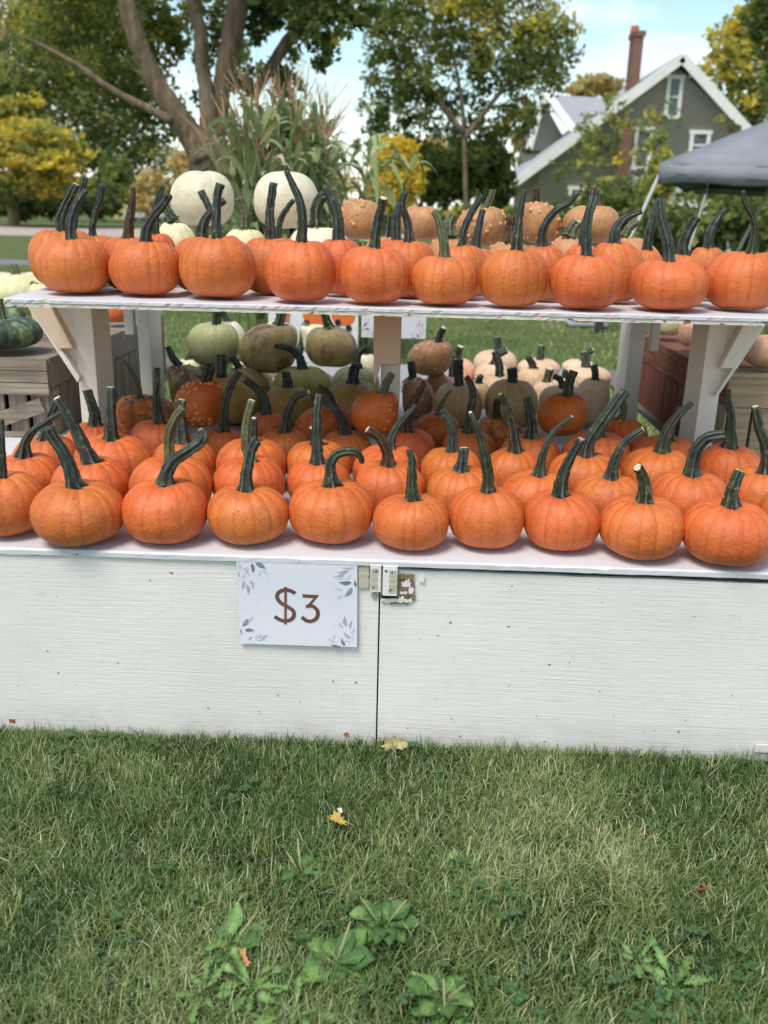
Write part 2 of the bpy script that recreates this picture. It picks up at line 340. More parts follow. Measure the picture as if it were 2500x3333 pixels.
def pumpkin(v, xL, xR, stem, wid, row, Y=None, zb=None, yT=None, yB=None, contact=None, k=.70, tone='d', tip=0, skin_='orange', name='pumpkin',
            hi=True, warts=0, wsize=.005, grooves=15, gd=.035, note='', cat='pumpkin', label=None, dimple=.11, sv=None, lean=0.0, gw=.026):
    """stem: pixel path from its foot to its tip; the body's place is solved on the surface it stands on"""
    SEED[0] += 1; seed = SEED[0]; r = random.Random(seed)
    sv = sv or v
    sx0, sy0 = px(sv, *stem[0]); cx = px(v, (xL+xR)/2, 0)[0]; wp = (xR-xL)*VIEWS[v][2]
    if contact is not None:
        q = atz(*px(v, (xL+xR)/2, contact), zb); Y = q[1]+.042
    if Y is None:      # stand on the level zb with a height in proportion to the width
        lo, hi_ = 1.8, 5.5
        for _ in range(40):
            Y = (lo+hi_)/2; p = at(sx0, sy0, Y); wd = wp*depth(p)/FPX
            if p[2]-(zb+k*wd) > 0: lo = Y      # the ray is still above the top: go farther
            else: hi_ = Y
    p = at(sx0, sy0, Y); yc = px(v, 0, yB if yB is not None else stem[0][1])[1]
    mid = at(cx, sy0+wp*.35, Y); wd = wp*depth(mid)/FPX; a = wd/2
    if yT is not None:   # free standing on others: box given by its top and bottom pixels
        zt = at(cx, px(v, 0, yT)[1], Y)[2]; zb_ = at(cx, px(v, 0, yB)[1], Y-a*.3)[2] if yB is not None else zb
        if zb is not None: zb_ = zb if yB is None else max(zb, zb_)
        h = zt-zb_; zb = zb_
    else: h = (p[2]-zb)/(1-dimple*.92)
    h = max(h, .45*wd)
    X = mid[0]; shear = ((p[0]-X)*.9, 0)
    nseg, nring = (132, 30) if hi else (84, 20)
    V, F, G = body_mesh(a, h, grooves, gd, nseg, nring, seed, shear, dimple=dimple, gw=gw, lump=.012 if hi else .024)
    root = empty(name, (X, Y, zb))
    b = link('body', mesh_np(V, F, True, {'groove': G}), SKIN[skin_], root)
    Z = depth(p); f2 = Z/FPX*VIEWS[sv][2]
    zt_ = h*(1-dimple)*.985 if yT is None else h*(1-dimple)
    P = []; n = len(stem); dy = r.uniform(-.02, .02)+lean
    base = np.array([shear[0]*.98 if yT is None else p[0]-X, 0, zt_-.004])
    for i, q in enumerate(stem):
        w_ = at(*px(sv, *q), Y)-np.array([X, Y, zb]); 
        if i == 0 and yT is None: w_ = base
        w_[1] = dy*(i/(n-1))**1.5
        P.append(w_)
    if yT is not None: P[0] = P[0]-np.array([0, 0, .006])
    rad = np.array([x*.5*f2*.93 for x in wid]); rad[0] *= .84
    SV, SF, rid, path, Rr = stem_mesh(P, rad, seed)
    st = link('stem', mesh(SV, SF, True, {'ridge': rid}), STEM[tone], root)
    if tip:
        T = path[-1]-path[-2]; T /= np.linalg.norm(T); rr = Rr[-1]*.98; u = np.cross(T, [0.1, 1, .1]); u /= np.linalg.norm(u); vv = np.cross(T, u)
        vs = []; m = 12
        for hh, q in ((-.0006, 1.04), (.0016, .96), (.0022, .45)): vs += [path[-1]+T*hh*(1+r.uniform(-.3, .3))+rr*q*r.uniform(.86, 1.08)*(math.cos(x)*u+math.sin(x)*vv) for x in np.linspace(0, 2*PI, m, endpoint=False)]
        fs = [(a_*m+j, a_*m+(j+1) % m, (a_+1)*m+(j+1) % m, (a_+1)*m+j) for a_ in range(2) for j in range(m)]+[tuple(2*m+j for j in range(m))]
        link('cut_end', mesh(vs, fs), TIP, st)
    if warts:
        mb = warts_mesh(V, warts, wsize, seed, np.array([0, 0, h/2])); mb.build('warts', wart_mat(skin_), root, True, kind='stuff')
    root['category'] = cat; root['group'] = row[1]
    d = {'note': note, 'o': root, 'x': X, 'label': label, 'stem': stem, 'tip': tip, 'tone': tone}
    ROWS.setdefault(row[0], []).append(d)
    return root
ORD = ['first', 'second', 'third', 'fourth', 'fifth', 'sixth', 'seventh', 'eighth', 'ninth', 'tenth', 'eleventh', 'twelfth', 'thirteenth', 'fourteenth', 'fifteenth', 'sixteenth']
def name_rows():
    for rn, L_ in ROWS.items():
        L_.sort(key=lambda d: d['x'])
        for i, d in enumerate(L_):
            if d['label']: d['o']['label'] = d['label']; continue
            d['o']['label'] = f"{d['note']}, {ORD[i]} from left, {rn}"

ZT, ZS = .5, 1.024           # lower table top, upper shelf top
R1 = ('lower front row', 'small orange pumpkins on the lower table')
R2 = ('lower second row', R1[1]); R3 = ('lower third row', R1[1]); R4 = ('lower back row', R1[1])
def T1(v, a, b, c, st, w, **k): pumpkin(v, a, b, st, w, R1, zb=ZT, contact=c, **k)
T1('D', -205, 280, 983, [(15, 587), (16, 480), (10, 360), (0, 235)], [60, 45, 42, 40], note='cut-off orange pumpkin with thick dark upright stem')
T1('D', 210, 790, 1037, [(483, 650), (445, 530), (400, 430), (350, 340), (322, 265)], [112, 78, 70, 64, 60], note='wide orange pumpkin with straight stem leaning left')
T1('D', 783, 1320, 1028, [(1055, 635), (1062, 560), (1110, 480), (1200, 420), (1262, 375), (1285, 330), (1258, 298)], [112, 78, 72, 66, 58, 50, 42], tip=1, note='orange pumpkin whose dark S-shaped stem curls right')
T1('D', 1320, 1835, 1030, [(1560, 672), (1560, 590), (1570, 500), (1582, 430), (1612, 370)], [100, 66, 60, 60, 60], note='orange pumpkin with upright blue-green stem')
T1('E', 222, 768, 1023, [(497, 642), (486, 560), (490, 500), (530, 452), (600, 432), (660, 445), (688, 480), (690, 512)], [112, 66, 62, 56, 50, 46, 36, 26], tone='g', note='wide orange pumpkin with hook-shaped stem')
T1('E', 760, 1243, 1070, [(1015, 733), (1005, 650), (1007, 560), (1008, 490), (990, 425)], [105, 64, 56, 50, 40], tone='g', note='orange pumpkin with slim upright green stem')
T1('E', 1243, 1720, 1062, [(1487, 682), (1490, 600), (1472, 480), (1432, 340), (1370, 170)], [95, 68, 60, 45, 26], tone='g', tip=1, note='orange pumpkin with very long stem tapering left')
T1('F', 103, 588, 1075, [(333, 710), (342, 620), (370, 520), (410, 430), (455, 350)], [110, 72, 60, 52, 42], tip=1, note='orange pumpkin with black-green stem leaning right')
T1('F', 588, 1117, 1127, [(875, 747), (877, 680), (868, 610), (845, 560), (822, 528)], [105, 78, 66, 58, 56], tone='g', tip=1, note='broad orange pumpkin with short stem bent left')
T1('F', 1110, 1680, 1165, [(1425, 775), (1432, 710), (1455, 650), (1488, 578)], [115, 78, 70, 66], tone='g', tip=1, note='broad orange pumpkin with short stubby stem')
T1('F', 1600, 2050, 1110, [(1820, 700), (1830, 600), (1850, 500)], [100, 60, 50], note='orange pumpkin cut off by the right picture edge')
def T(row, v, a, b, st, w, **k): pumpkin(v, a, b, st, w, row, zb=ZT, **k)
T(R2, 'D', -30, 400, [(150, 465), (160, 390), (210, 305), (300, 240), (402, 178)], [105, 60, 44, 36, 30], note='orange pumpkin with thin stem arching right')
T(R2, 'D', 335, 828, [(575, 497), (530, 400), (482, 285), (432, 175), (375, 78)], [118, 78, 68, 58, 48], tip=1, note='orange pumpkin with very long stem leaning left')
T(R2, 'D', 822, 1345, [(1085, 487), (1078, 400), (1085, 300), (1120, 215), (1180, 145)], [80, 66, 62, 58, 52], tone='o', note='orange pumpkin with pale grey-green stem')
T(R2, 'D', 1350, 1812, [(1600, 490), (1562, 390), (1562, 260), (1600, 110)], [80, 52, 50, 46], tone='o', tip=1, note='orange pumpkin with scarred skin and pale upright stem')
T(R2, 'E', 213, 620, [(408, 505), (405, 400), (400, 280), (405, 160), (415, 62)], [100, 66, 60, 52, 45], note='orange pumpkin with tall straight dark stem')
T(R2, 'E', 643, 1090, [(855, 517), (852, 440), (828, 375), (785, 322), (722, 285)], [100, 62, 56, 50, 50], tone='b', tip=1, note='orange pumpkin with brown stem bent left')
T(R2, 'E', 1102, 1562, [(1323, 552), (1330, 490), (1338, 412)], [105, 62, 55], tip=1, note='orange pumpkin with very short upright stem')
T(R2, 'F', -45, 385, [(205, 580), (218, 510), (252, 410), (315, 310), (425, 223)], [105, 54, 44, 36, 24], tone='g', tip=1, note='orange pumpkin with thin green stem curving right')
T(R2, 'F', 410, 850, [(660, 600), (675, 520), (712, 430), (772, 350), (862, 285)], [100, 62, 52, 46, 40], tip=1, note='light orange pumpkin with dark stem arching right')
T(R2, 'F', 905, 1410, [(1175, 580), (1185, 490), (1205, 410), (1265, 345), (1380, 318)], [115, 76, 68, 62, 62], note='broad orange pumpkin with thick stem bent flat right')
T(R2, 'F', 1400, 1900, [(1640, 567), (1650, 480), (1640, 380), (1605, 260), (1583, 140)], [120, 62, 64, 60, 46], tone='g', tip=1, note='orange pumpkin with twisted ridged stem')
T(R3, 'D', 88, 505, [(290, 352), (300, 262), (340, 165), (385, 48)], [95, 52, 42, 40], note='orange pumpkin with dark stem leaning right')
T(R3, 'D', 480, 970, [(705, 350), (705, 250), (700, 150), (697, 35)], [105, 66, 62, 54], tip=1, note='broad orange pumpkin with thick upright pale-tipped stem')
T(R3, 'D', 965, 1375, [(1165, 375), (1155, 280), (1150, 200), (1155, 105)], [95, 70, 62, 46], tip=1, note='orange pumpkin with short upright black stem')
T(R3, 'D', 1375, 1825, [(1600, 368), (1610, 300), (1606, 215)], [80, 52, 46], tip=1, note='orange pumpkin with short black stump of a stem')
T(R3, 'E', 208, 625, [(405, 385), (385, 340), (371, 270)], [95, 40, 30], tip=1, note='orange pumpkin with small stub stem')
T(R3, 'E', 626, 1050, [(870, 412), (872, 350), (900, 285), (960, 212), (1032, 138)], [70, 52, 44, 38, 28], note='orange pumpkin with thin stem reaching right')
T(R3, 'E', 1055, 1450, [(1265, 427), (1265, 340), (1248, 250), (1205, 165)], [90, 62, 54, 44], note='orange pumpkin with grey-green stem leaning left')
T(R3, 'F', -150, 215, [(55, 432), (48, 340), (35, 240), (0, 150), (-42, 60)], [95, 60, 54, 42, 34], tone='g', tip=1, note='orange pumpkin with long green stem curving left')
T(R3, 'F', 262, 720, [(500, 457), (520, 370), (572, 280), (640, 180), (742, 40)], [95, 80, 76, 72, 58], note='orange pumpkin with the thickest long stem leaning right')
T(R3, 'F', 718, 1155, [(985, 432), (1000, 345), (1040, 255), (1100, 180), (1178, 118)], [105, 74, 56, 42, 28], tone='g', note='broad orange pumpkin with curved tapering green stem')
T(R3, 'F', 1215, 1610, [(1415, 407), (1422, 320), (1422, 200), (1408, 110), (1412, 35)], [110, 64, 50, 38, 28], tone='g', note='light orange pumpkin with tall slim stem')
T(R4, 'D', 418, 820, [(607, 264), (600, 180), (578, 100), (555, 35)], [90, 64, 58, 54], note='orange pumpkin with short stem before the white post')
T(R4, 'J', 1075, 1590, [(1325, 1090), (1302, 930), (1300, 780), (1296, 640)], [100, 60, 50, 44], tone='g', note='orange pumpkin with straight slim stem')
T(R4, 'G', 298, 570, [(445, 888), (447, 800), (455, 690), (490, 590), (550, 502)], [80, 50, 44, 42, 36], tone='g', tip=1, note='orange pumpkin with long stem curving up right')
T(R4, 'G', 665, 1000, [(835, 890), (850, 800), (880, 710), (920, 655), (990, 632)], [82, 56, 46, 42, 34], tone='g', tip=1, note='orange pumpkin with olive stem bent right')
T(R4, 'G', 1065, 1390, [(1220, 902), (1200, 820), (1165, 755), (1115, 710), (1058, 690)], [76, 58, 52, 46, 44], note='orange pumpkin with dark stem arching left')
T(R4, 'H', -20, 375, [(165, 1005), (178, 870), (225, 760), (290, 640)], [95, 60, 48, 38], tone='b', note='orange pumpkin with slim stem beside centre post')
T(R4, 'H', 415, 805, [(605, 1012), (625, 880), (645, 750), (632, 670), (592, 618)], [84, 62, 52, 46, 40], tone='g', note='orange pumpkin with stem kinked left')
T(R4, 'H', 825, 1265, [(1060, 1052), (1062, 950), (1050, 850), (1036, 765)], [100, 66, 60, 52], tone='g', note='orange pumpkin with thick short upright stem')
T(R4, 'F', 345, 775, [(590, 332), (600, 260), (640, 190), (688, 155)], [70, 50, 50, 46], tip=1, note='orange pumpkin with stem ending in a round pale cut')
T(R4, 'F', 775, 1170, [(1040, 352), (1045, 270), (1070, 200), (1105, 150)], [70, 50, 44, 36], note='orange pumpkin with stem hidden behind another stem')
R5 = ('gap behind the back row', R1[1])
pumpkin('G', 612, 840, [(715, 778), (708, 700), (680, 640), (632, 592), (580, 550)], [72, 52, 46, 42, 38], R5, Y=2.86, zb=ZT+.0, tip=1,
        label='deep orange pumpkin with black stem arching left, behind the back row left of centre')

# upper shelf
S1 = ('front shelf row', 'small orange pumpkins on the upper shelf')
S2 = ('middle shelf row', S1[1]); S3 = ('rear shelf row', S1[1])
def U1(v, a, b, c, st, w, **k): pumpkin(v, a, b, st, w, S1, zb=ZS, contact=c, gd=.03, **k)
U1('A', 243, 700, 903, [(460, 550), (450, 460), (465, 370), (500, 290), (547, 228)], [76, 60, 52, 46, 30], note='orange pumpkin with dark stem bowed right')
U1('A', 700, 1150, 915, [(930, 567), (935, 490), (970, 415), (1030, 340), (1092, 258)], [84, 66, 56, 50, 40], note='orange pumpkin with grooved stem leaning right')
U1('A', 1143, 1628, 932, [(1378, 545), (1378, 450), (1382, 350), (1386, 260), (1402, 190)], [74, 60, 50, 50, 56], note='broad orange pumpkin with straight flat-topped stem')
U1('B', 78, 523, 957, [(305, 567), (310, 480), (308, 390), (290, 300), (250, 205), (205, 108)], [80, 64, 56, 52, 42, 30], tone='g', note='orange pumpkin with the tallest wavy stem')
U1('B', 543, 993, 967, [(762, 605), (772, 520), (790, 430), (806, 350), (820, 280)], [88, 62, 56, 52, 50], tip=1, note='orange pumpkin with thick stem and pale cut top')
U1('B', 997, 1425, 977, [(1215, 660), (1207, 560), (1190, 480), (1168, 410), (1136, 362)], [72, 56, 48, 40, 32], tone='o', note='small orange pumpkin with pale-marked stem bent left')
U1('C', -175, 262, 990, [(62, 622), (66, 540), (75, 450), (88, 350), (104, 280), (114, 228)], [92, 62, 48, 40, 32, 30], tone='g', note='orange pumpkin with straight stem narrowing upward')
U1('C', 270, 730, 1003, [(510, 655), (510, 560), (515, 450), (535, 360), (560, 295), (572, 240)], [76, 62, 54, 52, 54, 54], note='broad orange pumpkin with grey twisted stem')
U1('C', 783, 1268, 1010, [(1025, 690), (1026, 600), (1012, 500), (992, 400), (990, 285)], [78, 70, 64, 60, 56], note='wide orange pumpkin with thick upright stem')
U1('C', 1255, 1745, 1008, [(1545, 637), (1562, 560), (1572, 470), (1550, 390), (1510, 320), (1492, 232)], [76, 50, 42, 36, 32, 22], tone='g', note='orange pumpkin with thin snaking stem')
def U2(v, a, b, st, w, Y=2.625, row=S2, **k): pumpkin(v, a, b, st, w, row, Y=Y, zb=ZS, gd=.03, **k)
U2('A', 195, 640, [(388, 497), (385, 410), (412, 330), (445, 260), (487, 178)], [66, 56, 52, 48, 44], tip=1, note='orange pumpkin with pale-tipped stem curving right')
U2('A', 640, 1000, [(815, 543), (822, 460), (832, 370), (848, 290), (848, 208)], [82, 66, 52, 40, 24], tone='b', note='orange pumpkin with brown-green pointed stem')
U2('A', 1085, 1440, [(1285, 542), (1285, 480), (1312, 410), (1370, 345), (1432, 300)], [80, 66, 52, 46, 40], note='orange pumpkin with stem crossing behind a straight stem')
U2('B', -90, 300, [(110, 547), (105, 460), (106, 360), (115, 260), (130, 178)], [66, 56, 48, 46, 46], note='orange pumpkin with straight blue-black stem')
U2('B', 400, 720, [(540, 558), (545, 470), (535, 390), (505, 305), (452, 205)], [84, 70, 62, 52, 32], note='orange pumpkin with broad stem leaning left')
U2('B', 800, 1165, [(990, 567), (985, 480), (965, 400), (942, 320), (962, 240)], [74, 52, 44, 42, 36], note='orange pumpkin with stem kinked back right at its top')
U2('B', 1150, 1500, [(1320, 592), (1332, 500), (1360, 420), (1402, 340), (1452, 265)], [66, 50, 46, 42, 38], note='orange pumpkin with smooth stem leaning right')
U2('C', 90, 400, [(220, 597), (225, 510), (255, 430), (320, 360), (395, 320), (448, 248)], [76, 56, 50, 46, 40, 34], note='orange pumpkin with long stem sweeping right')
U2('C', 530, 878, [(680, 580), (682, 510), (712, 440), (770, 398), (850, 368)], [80, 60, 48, 38, 28], note='orange pumpkin with low stem curved right')
U2('C', 935, 1300, [(1115, 650), (1112, 580), (1138, 500), (1170, 440), (1195, 408)], [92, 66, 58, 56, 48], note='orange pumpkin with stout blue-grey stem')
def U3(v, a, b, st, w, Y=2.80, **k): U2(v, a, b, st, w, Y=Y, row=S3, **k)
U3('A', 330, 590, [(455, 505), (480, 380), (515, 260), (552, 150)], [50, 40, 36, 34], note='orange pumpkin whose dark stem shows behind two stems')
U3('A', 480, 760, [(585, 527), (590, 460), (610, 380), (640, 300), (658, 205)], [56, 44, 40, 40, 50], note='orange pumpkin with soft grey stem widening at its tip')
U3('A', 850, 1130, [(985, 517), (980, 430), (990, 350), (1012, 270), (1042, 198)], [60, 50, 46, 40, 28], note='orange pumpkin with stem behind a crossing stem')
U3('A', 1200, 1560, [(1400, 530), (1372, 440), (1325, 330), (1272, 228)], [56, 44, 42, 42], note='orange pumpkin with slim stem pointing up left')
U3('B', 20, 330, [(155, 547), (160, 480), (178, 410), (215, 350), (258, 298)], [48, 36, 32, 30, 26], note='orange pumpkin with thin stem before a white pumpkin')
U3('B', 740, 1060, [(905, 557), (905, 470), (912, 380), (935, 290), (962, 232)], [60, 56, 48, 42, 38], note='orange pumpkin with stem behind a kinked stem')
U3('B', 1240, 1530, [(1410, 612), (1420, 530), (1436, 450), (1462, 360)], [78, 56, 48, 36], note='orange pumpkin with ridged upright stem')
U3('C', 360, 600, [(478, 592), (482, 500), (500, 420), (530, 330)], [56, 46, 40, 34], note='orange pumpkin almost hidden by a twisted grey stem')
U3('C', 800, 1000, [(890, 622), (898, 540), (920, 440), (945, 350), (975, 290)], [68, 58, 50, 46, 42], note='orange pumpkin whose stem touches the neighbour in front')
U3('C', 1155, 1400, [(1275, 607), (1285, 530), (1315, 460), (1352, 402), (1405, 345)], [78, 58, 48, 40, 26], note='orange pumpkin with grey-green stem arching right')

# warty orange pumpkins behind the back row of the lower table
WG = ('row of warty orange pumpkins', 'warty orange pumpkins behind the lower rows')
def WP(v, a, b, st, w, Y, yT, label, yB=None, zb=ZT, **k):
    k.setdefault('warts', 110); k.setdefault('skin_', 'warty'); pumpkin(v, a, b, st, w, WG, Y=Y, zb=zb, yT=yT, yB=yB, label=label, name='warty_pumpkin', **k)
WP('J', 958, 1462, [(1165, 890), (1125, 740), (1022, 572)], [70, 45, 34], 3.02, 850, 'flat warty pumpkin striped orange and dark green, behind the white left post', tone='o', warts=170, wsize=.0055, grooves=12, gd=.06, gw=.11)
WP('G', 138, 450, [(328, 552), (345, 510), (365, 455)], [72, 60, 56], 2.80, 545, 'tall warty orange pumpkin with dark stub stem below a pale green pumpkin', yB=872, zb=None, skin_='darkorange', wsize=.0058, warts=140, grooves=9, gd=.01)
WP('G', 893, 1252, [(1140, 722), (1110, 660), (1042, 622)], [52, 44, 36], 2.86, 702, 'warty orange pumpkin half hidden behind two stems, left of the centre post', tone='b', skin_='darkorange', wsize=.0045)
WP('G', 1248, 1550, [(1450, 655), (1478, 590), (1512, 528)], [66, 52, 42], 2.665, 615, 'round warty orange pumpkin with speckled stem in front of the centre post', yB=915, zb=None, tone='o', skin_='darkorange', warts=60, wsize=.0035, grooves=9, gd=.012)
WP('H', 198, 552, [(390, 905), (418, 800), (482, 715)], [60, 30, 16], 2.86, 865, 'warty orange pumpkin with thin twisted tan stem, right of the centre post', tone='o', skin_='darkorange', warts=40)
WP('H', 665, 1002, [(812, 900), (802, 830), (812, 765)], [60, 52, 46], 2.90, 888, 'warty orange pumpkin with black-green bumps around its stem foot', tone='b', warts=150, wsize=.0055, grooves=10, gw=.12)
WP('H', 1103, 1457, [(1322, 728), (1335, 650), (1372, 570)], [72, 66, 54], 2.80, 720, 'smooth round orange pumpkin with few small bumps, raised before the peach ones', yB=1046, zb=None, tone='g', skin_='darkorange', warts=22, wsize=.003, grooves=8, gd=.008)
WP('I', 285, 660, [(440, 1050), (462, 960), (430, 875)], [64, 52, 48], 2.86, 1030, 'deep orange warty pumpkin before the right rear post', tone='o', skin_='darkorange', warts=50)

# pale pile under the shelf
PG = ('pale pumpkins piled under the shelf', 'pale pumpkins piled under the shelf, left of centre')
def PP(v, a, b, st, w, Y, yT, label, skin_, yB=None, zb=None, row=PG, **k):
    k.setdefault('name', 'pale_pumpkin'); k.setdefault('warts', 0)
    if yB is None and zb is None: zb = ZT
    pumpkin(v, a, b, st, w, row, Y=Y, zb=zb, yT=yT, yB=yB, label=label, skin_=skin_, hi=False, grooves=k.pop('grooves', 12), gd=k.pop('gd', .045), **k)
PP('G', 220, 545, [(395, 232), (402, 180), (412, 112)], [62, 48, 50], 3.60, 175, 'pale green pumpkin with tall dark stem, topmost left under the shelf', 'palegreen', yB=482)
PP('G', 430, 585, [(470, 180), (450, 150), (438, 120)], [40, 34, 30], 3.95, 172, 'white pumpkin peeking out behind the topmost pale green one', 'white', yB=420)
PP('G', 545, 912, [(795, 205), (805, 170), (815, 120)], [60, 56, 56], 3.55, 183, 'big brown-stained pale pumpkin in the middle of the pile under the shelf', 'stained', yB=528, tone='g')
PP('G', 968, 1302, [(1112, 217), (1100, 175), (1085, 130)], [60, 52, 46], 3.60, 208, 'olive-stained pale pumpkin with green stem, left of the centre post', 'stained', yB=488, tone='g')
PP('G', 760, 1118, [(950, 495), (928, 420), (862, 355), (765, 340)], [70, 48, 40, 26], 3.45, 465, 'yellow-green pumpkin with long black stem arched left', 'yellowgreen', yB=700)
PP('G', 1130, 1437, [(1290, 475), (1290, 405), (1342, 345)], [60, 52, 44], 3.52, 463, 'pale yellow-green pumpkin with black stem bent right, by the centre post', 'palegreen', yB=720)
PP('G', 700, 1005, [(852, 612), (850, 560), (835, 498)], [66, 54, 44], 3.18, 578, 'tan pumpkin with short upright stem behind the back row, left of centre', 'tan', warts=0)
PP('G', 1085, 1437, [(1265, 570), (1272, 510), (1285, 455)], [72, 64, 54], 3.22, 550, 'buff warty pumpkin with dark stem beside the centre post', 'tan', warts=20, wsize=.006)
PP('G', 360, 672, [(435, 552), (432, 480), (430, 398)], [68, 62, 52], 3.22, 510, 'tan olive pumpkin with thick dark stem beside the tall warty one', 'tan')
PP('G', 480, 745, [(545, 482), (520, 445), (495, 410)], [50, 44, 38], 3.45, 468, 'dark brown shaded pumpkin below the brown-stained one', 'stained', yB=760)
PP('G', 105, 362, [(165, 465), (125, 430), (90, 350)], [52, 46, 34], 3.40, 448, 'grey-tan pumpkin with bumps at the left of the pile', 'stained', warts=20)
PP('G', 700, 860, [(905, 420), (930, 380), (945, 310)], [50, 44, 40], 3.95, 330, 'pale pumpkin glimpsed between two stained ones', 'cream', yB=560)
PP('G', 1290, 1430, [(1350, 392), (1345, 372), (1338, 350)], [30, 26, 22], 3.95, 385, 'white pumpkin tucked beside the centre post behind the pile', 'white', yB=540)
PP('G', 500, 660, [(560, 430), (565, 420), (568, 405)], [30, 26, 22], 3.82, 425, 'small white pumpkin low between the topmost ones', 'white', yB=600)
PP('G', 690, 905, [(790, 130), (800, 110), (812, 90)], [50, 44, 40], 4.25, 175, 'white pumpkin behind the big brown-stained one', 'white', yB=430)
PP('G', 945, 1200, [(985, 215), (960, 210), (945, 260), (940, 400)], [34, 30, 28, 24], 3.98, 195, 'bright white pumpkin with curling stem behind the olive-stained one', 'white', yB=430, tone='o')
PP('G', 560, 770, [(660, 500), (665, 480), (672, 440)], [44, 40, 36], 3.62, 500, 'shaded cream pumpkin wedged under the big brown-stained one', 'cream')
PP('G', 940, 1160, [(1050, 540), (1052, 525), (1056, 505)], [44, 40, 36], 3.66, 505, 'shaded white pumpkin wedged under the olive-stained one', 'cream')
PP('G', 240, 440, [(330, 440), (335, 425), (342, 400)], [44, 40, 36], 3.62, 455, 'shaded olive pumpkin below the topmost pale green one', 'yellowgreen')
PP('G', 150, 300, [(215, 430), (222, 420), (228, 405)], [36, 32, 30], 3.95, 415, 'small cream pumpkin at the far left of the pile', 'cream')
QG = ('peach pumpkins under the shelf', 'peach pumpkins lined up under the shelf, right of centre')
def QQ(*a, **k): PP(*a, row=QG, name='peach_pumpkin', **k)
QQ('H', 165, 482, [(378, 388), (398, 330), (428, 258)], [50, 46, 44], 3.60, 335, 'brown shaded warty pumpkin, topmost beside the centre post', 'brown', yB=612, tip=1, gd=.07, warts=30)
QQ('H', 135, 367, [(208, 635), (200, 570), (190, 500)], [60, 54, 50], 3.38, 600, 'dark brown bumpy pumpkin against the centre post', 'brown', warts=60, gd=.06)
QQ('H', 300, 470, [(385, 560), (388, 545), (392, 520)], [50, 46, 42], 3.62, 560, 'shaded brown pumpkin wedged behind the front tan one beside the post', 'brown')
QQ('H', 590, 770, [(680, 640), (684, 625), (690, 600)], [46, 42, 40], 3.66, 640, 'shaded tan pumpkin between the two large tan ones', 'buff')
QQ('H', 355, 716, [(540, 668), (538, 580), (542, 492)], [64, 62, 60], 3.27, 640, 'large tan pumpkin with thick straight stem, front left of the peach group', 'buff')
QQ('H', 725, 1102, [(925, 655), (925, 600), (920, 545)], [70, 66, 64], 3.27, 610, 'large tan pumpkin with short square-cut stem in the middle', 'buff')
QQ('H', 1115, 1482, [(1290, 685), (1270, 630), (1222, 600)], [50, 44, 36], 3.42, 665, 'greyish tan pumpkin behind the raised smooth orange one', 'buff')
QQ('H', 1375, 1625, [(1522, 628), (1522, 580), (1512, 532)], [50, 44, 44], 3.36, 600, 'pale peach pumpkin beside the right rear post', 'peach')
QQ('H', 690, 892, [(830, 607), (825, 520), (798, 425)], [66, 58, 42], 3.70, 588, 'pink peach pumpkin with long slanted stem', 'peach')
QQ('H', 1060, 1242, [(1162, 655), (1172, 600), (1186, 548)], [60, 54, 54], 3.72, 632, 'small peach pumpkin with thick leaning stem', 'peach', tone='o', tip=1)
QQ('H', 955, 1212, [(1082, 553), (1065, 510), (1030, 465)], [56, 50, 40], 4.00, 533, 'cream peach pumpkin with stem leaning left', 'peach')
QQ('H', 655, 902, [(790, 522), (815, 460), (880, 425)], [60, 56, 46], 4.06, 500, 'pink peach pumpkin with curved stem in the middle row', 'peach', tip=1)
QQ('H', 470, 662, [(525, 492), (532, 440), (548, 385)], [60, 54, 54], 4.12, 462, 'pink pumpkin with pale-tipped stem behind the tan one', 'pink', tip=1)
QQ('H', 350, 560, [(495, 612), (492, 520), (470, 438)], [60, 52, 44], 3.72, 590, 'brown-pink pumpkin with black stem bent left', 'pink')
QQ('H', 1280, 1622, [(1455, 548), (1458, 490), (1450, 435)], [62, 60, 56], 4.15, 525, 'wide peach pumpkin with pale-topped stem at the right', 'peach', tip=1)
QQ('H', 1200, 1400, [(1300, 610), (1302, 590), (1306, 560)], [44, 40, 38], 3.85, 600, 'peach pumpkin half hidden behind the greyish tan one', 'peach')
QQ('H', 645, 952, [(820, 422), (820, 380), (815, 330)], [50, 46, 48], 4.45, 408, 'cream pumpkin in the farthest row before the lawn', 'peach', tip=1)
QQ('H', 952, 1262, [(1118, 495), (1125, 440), (1130, 390)], [54, 50, 48], 4.42, 472, 'peach pumpkin with pale-tipped stem in the farthest row', 'peach', tip=1)
QQ('H', 1275, 1500, [(1420, 510), (1450, 450), (1502, 412)], [46, 42, 40], 4.60, 492, 'peach pumpkin with slanting stem at the far right', 'peach', tip=1)

# pale and tan pumpkins on the back of the upper shelf
HG = ('pale pumpkins on the back of the shelf', 'pale and tan pumpkins on the back of the upper shelf')
def HH(v, a, b, st, w, Y, yT, label, skin_, yB=None, **k):
    k.setdefault('name', 'pale_pumpkin')
    pumpkin(v, a, b, st, w, HG, Y=Y, zb=(ZS if yB is None else None), yT=yT, yB=yB, label=label, skin_=skin_, hi=k.pop('hi', True), grooves=k.pop('grooves', 12), gd=k.pop('gd', .02), **k)
HH('A', 1000, 1262, [(1100, 418), (1070, 370), (1035, 325)], [70, 52, 40], 3.00, 412, 'pale yellow pumpkin under the left big white one', 'cream', tone='g')
HH('A', 1400, 1700, [(1565, 458), (1560, 380), (1522, 275)], [66, 60, 48], 3.00, 455, 'pale cream pumpkin with olive stem between the big white ones', 'cream', tone='o')
HH('B', 216, 618, [(410, 445), (402, 350), (440, 275), (500, 255)], [100, 82, 66, 50], 3.00, 440, 'low white pumpkin with thick arched stem, right of centre left', 'white', tone='g')
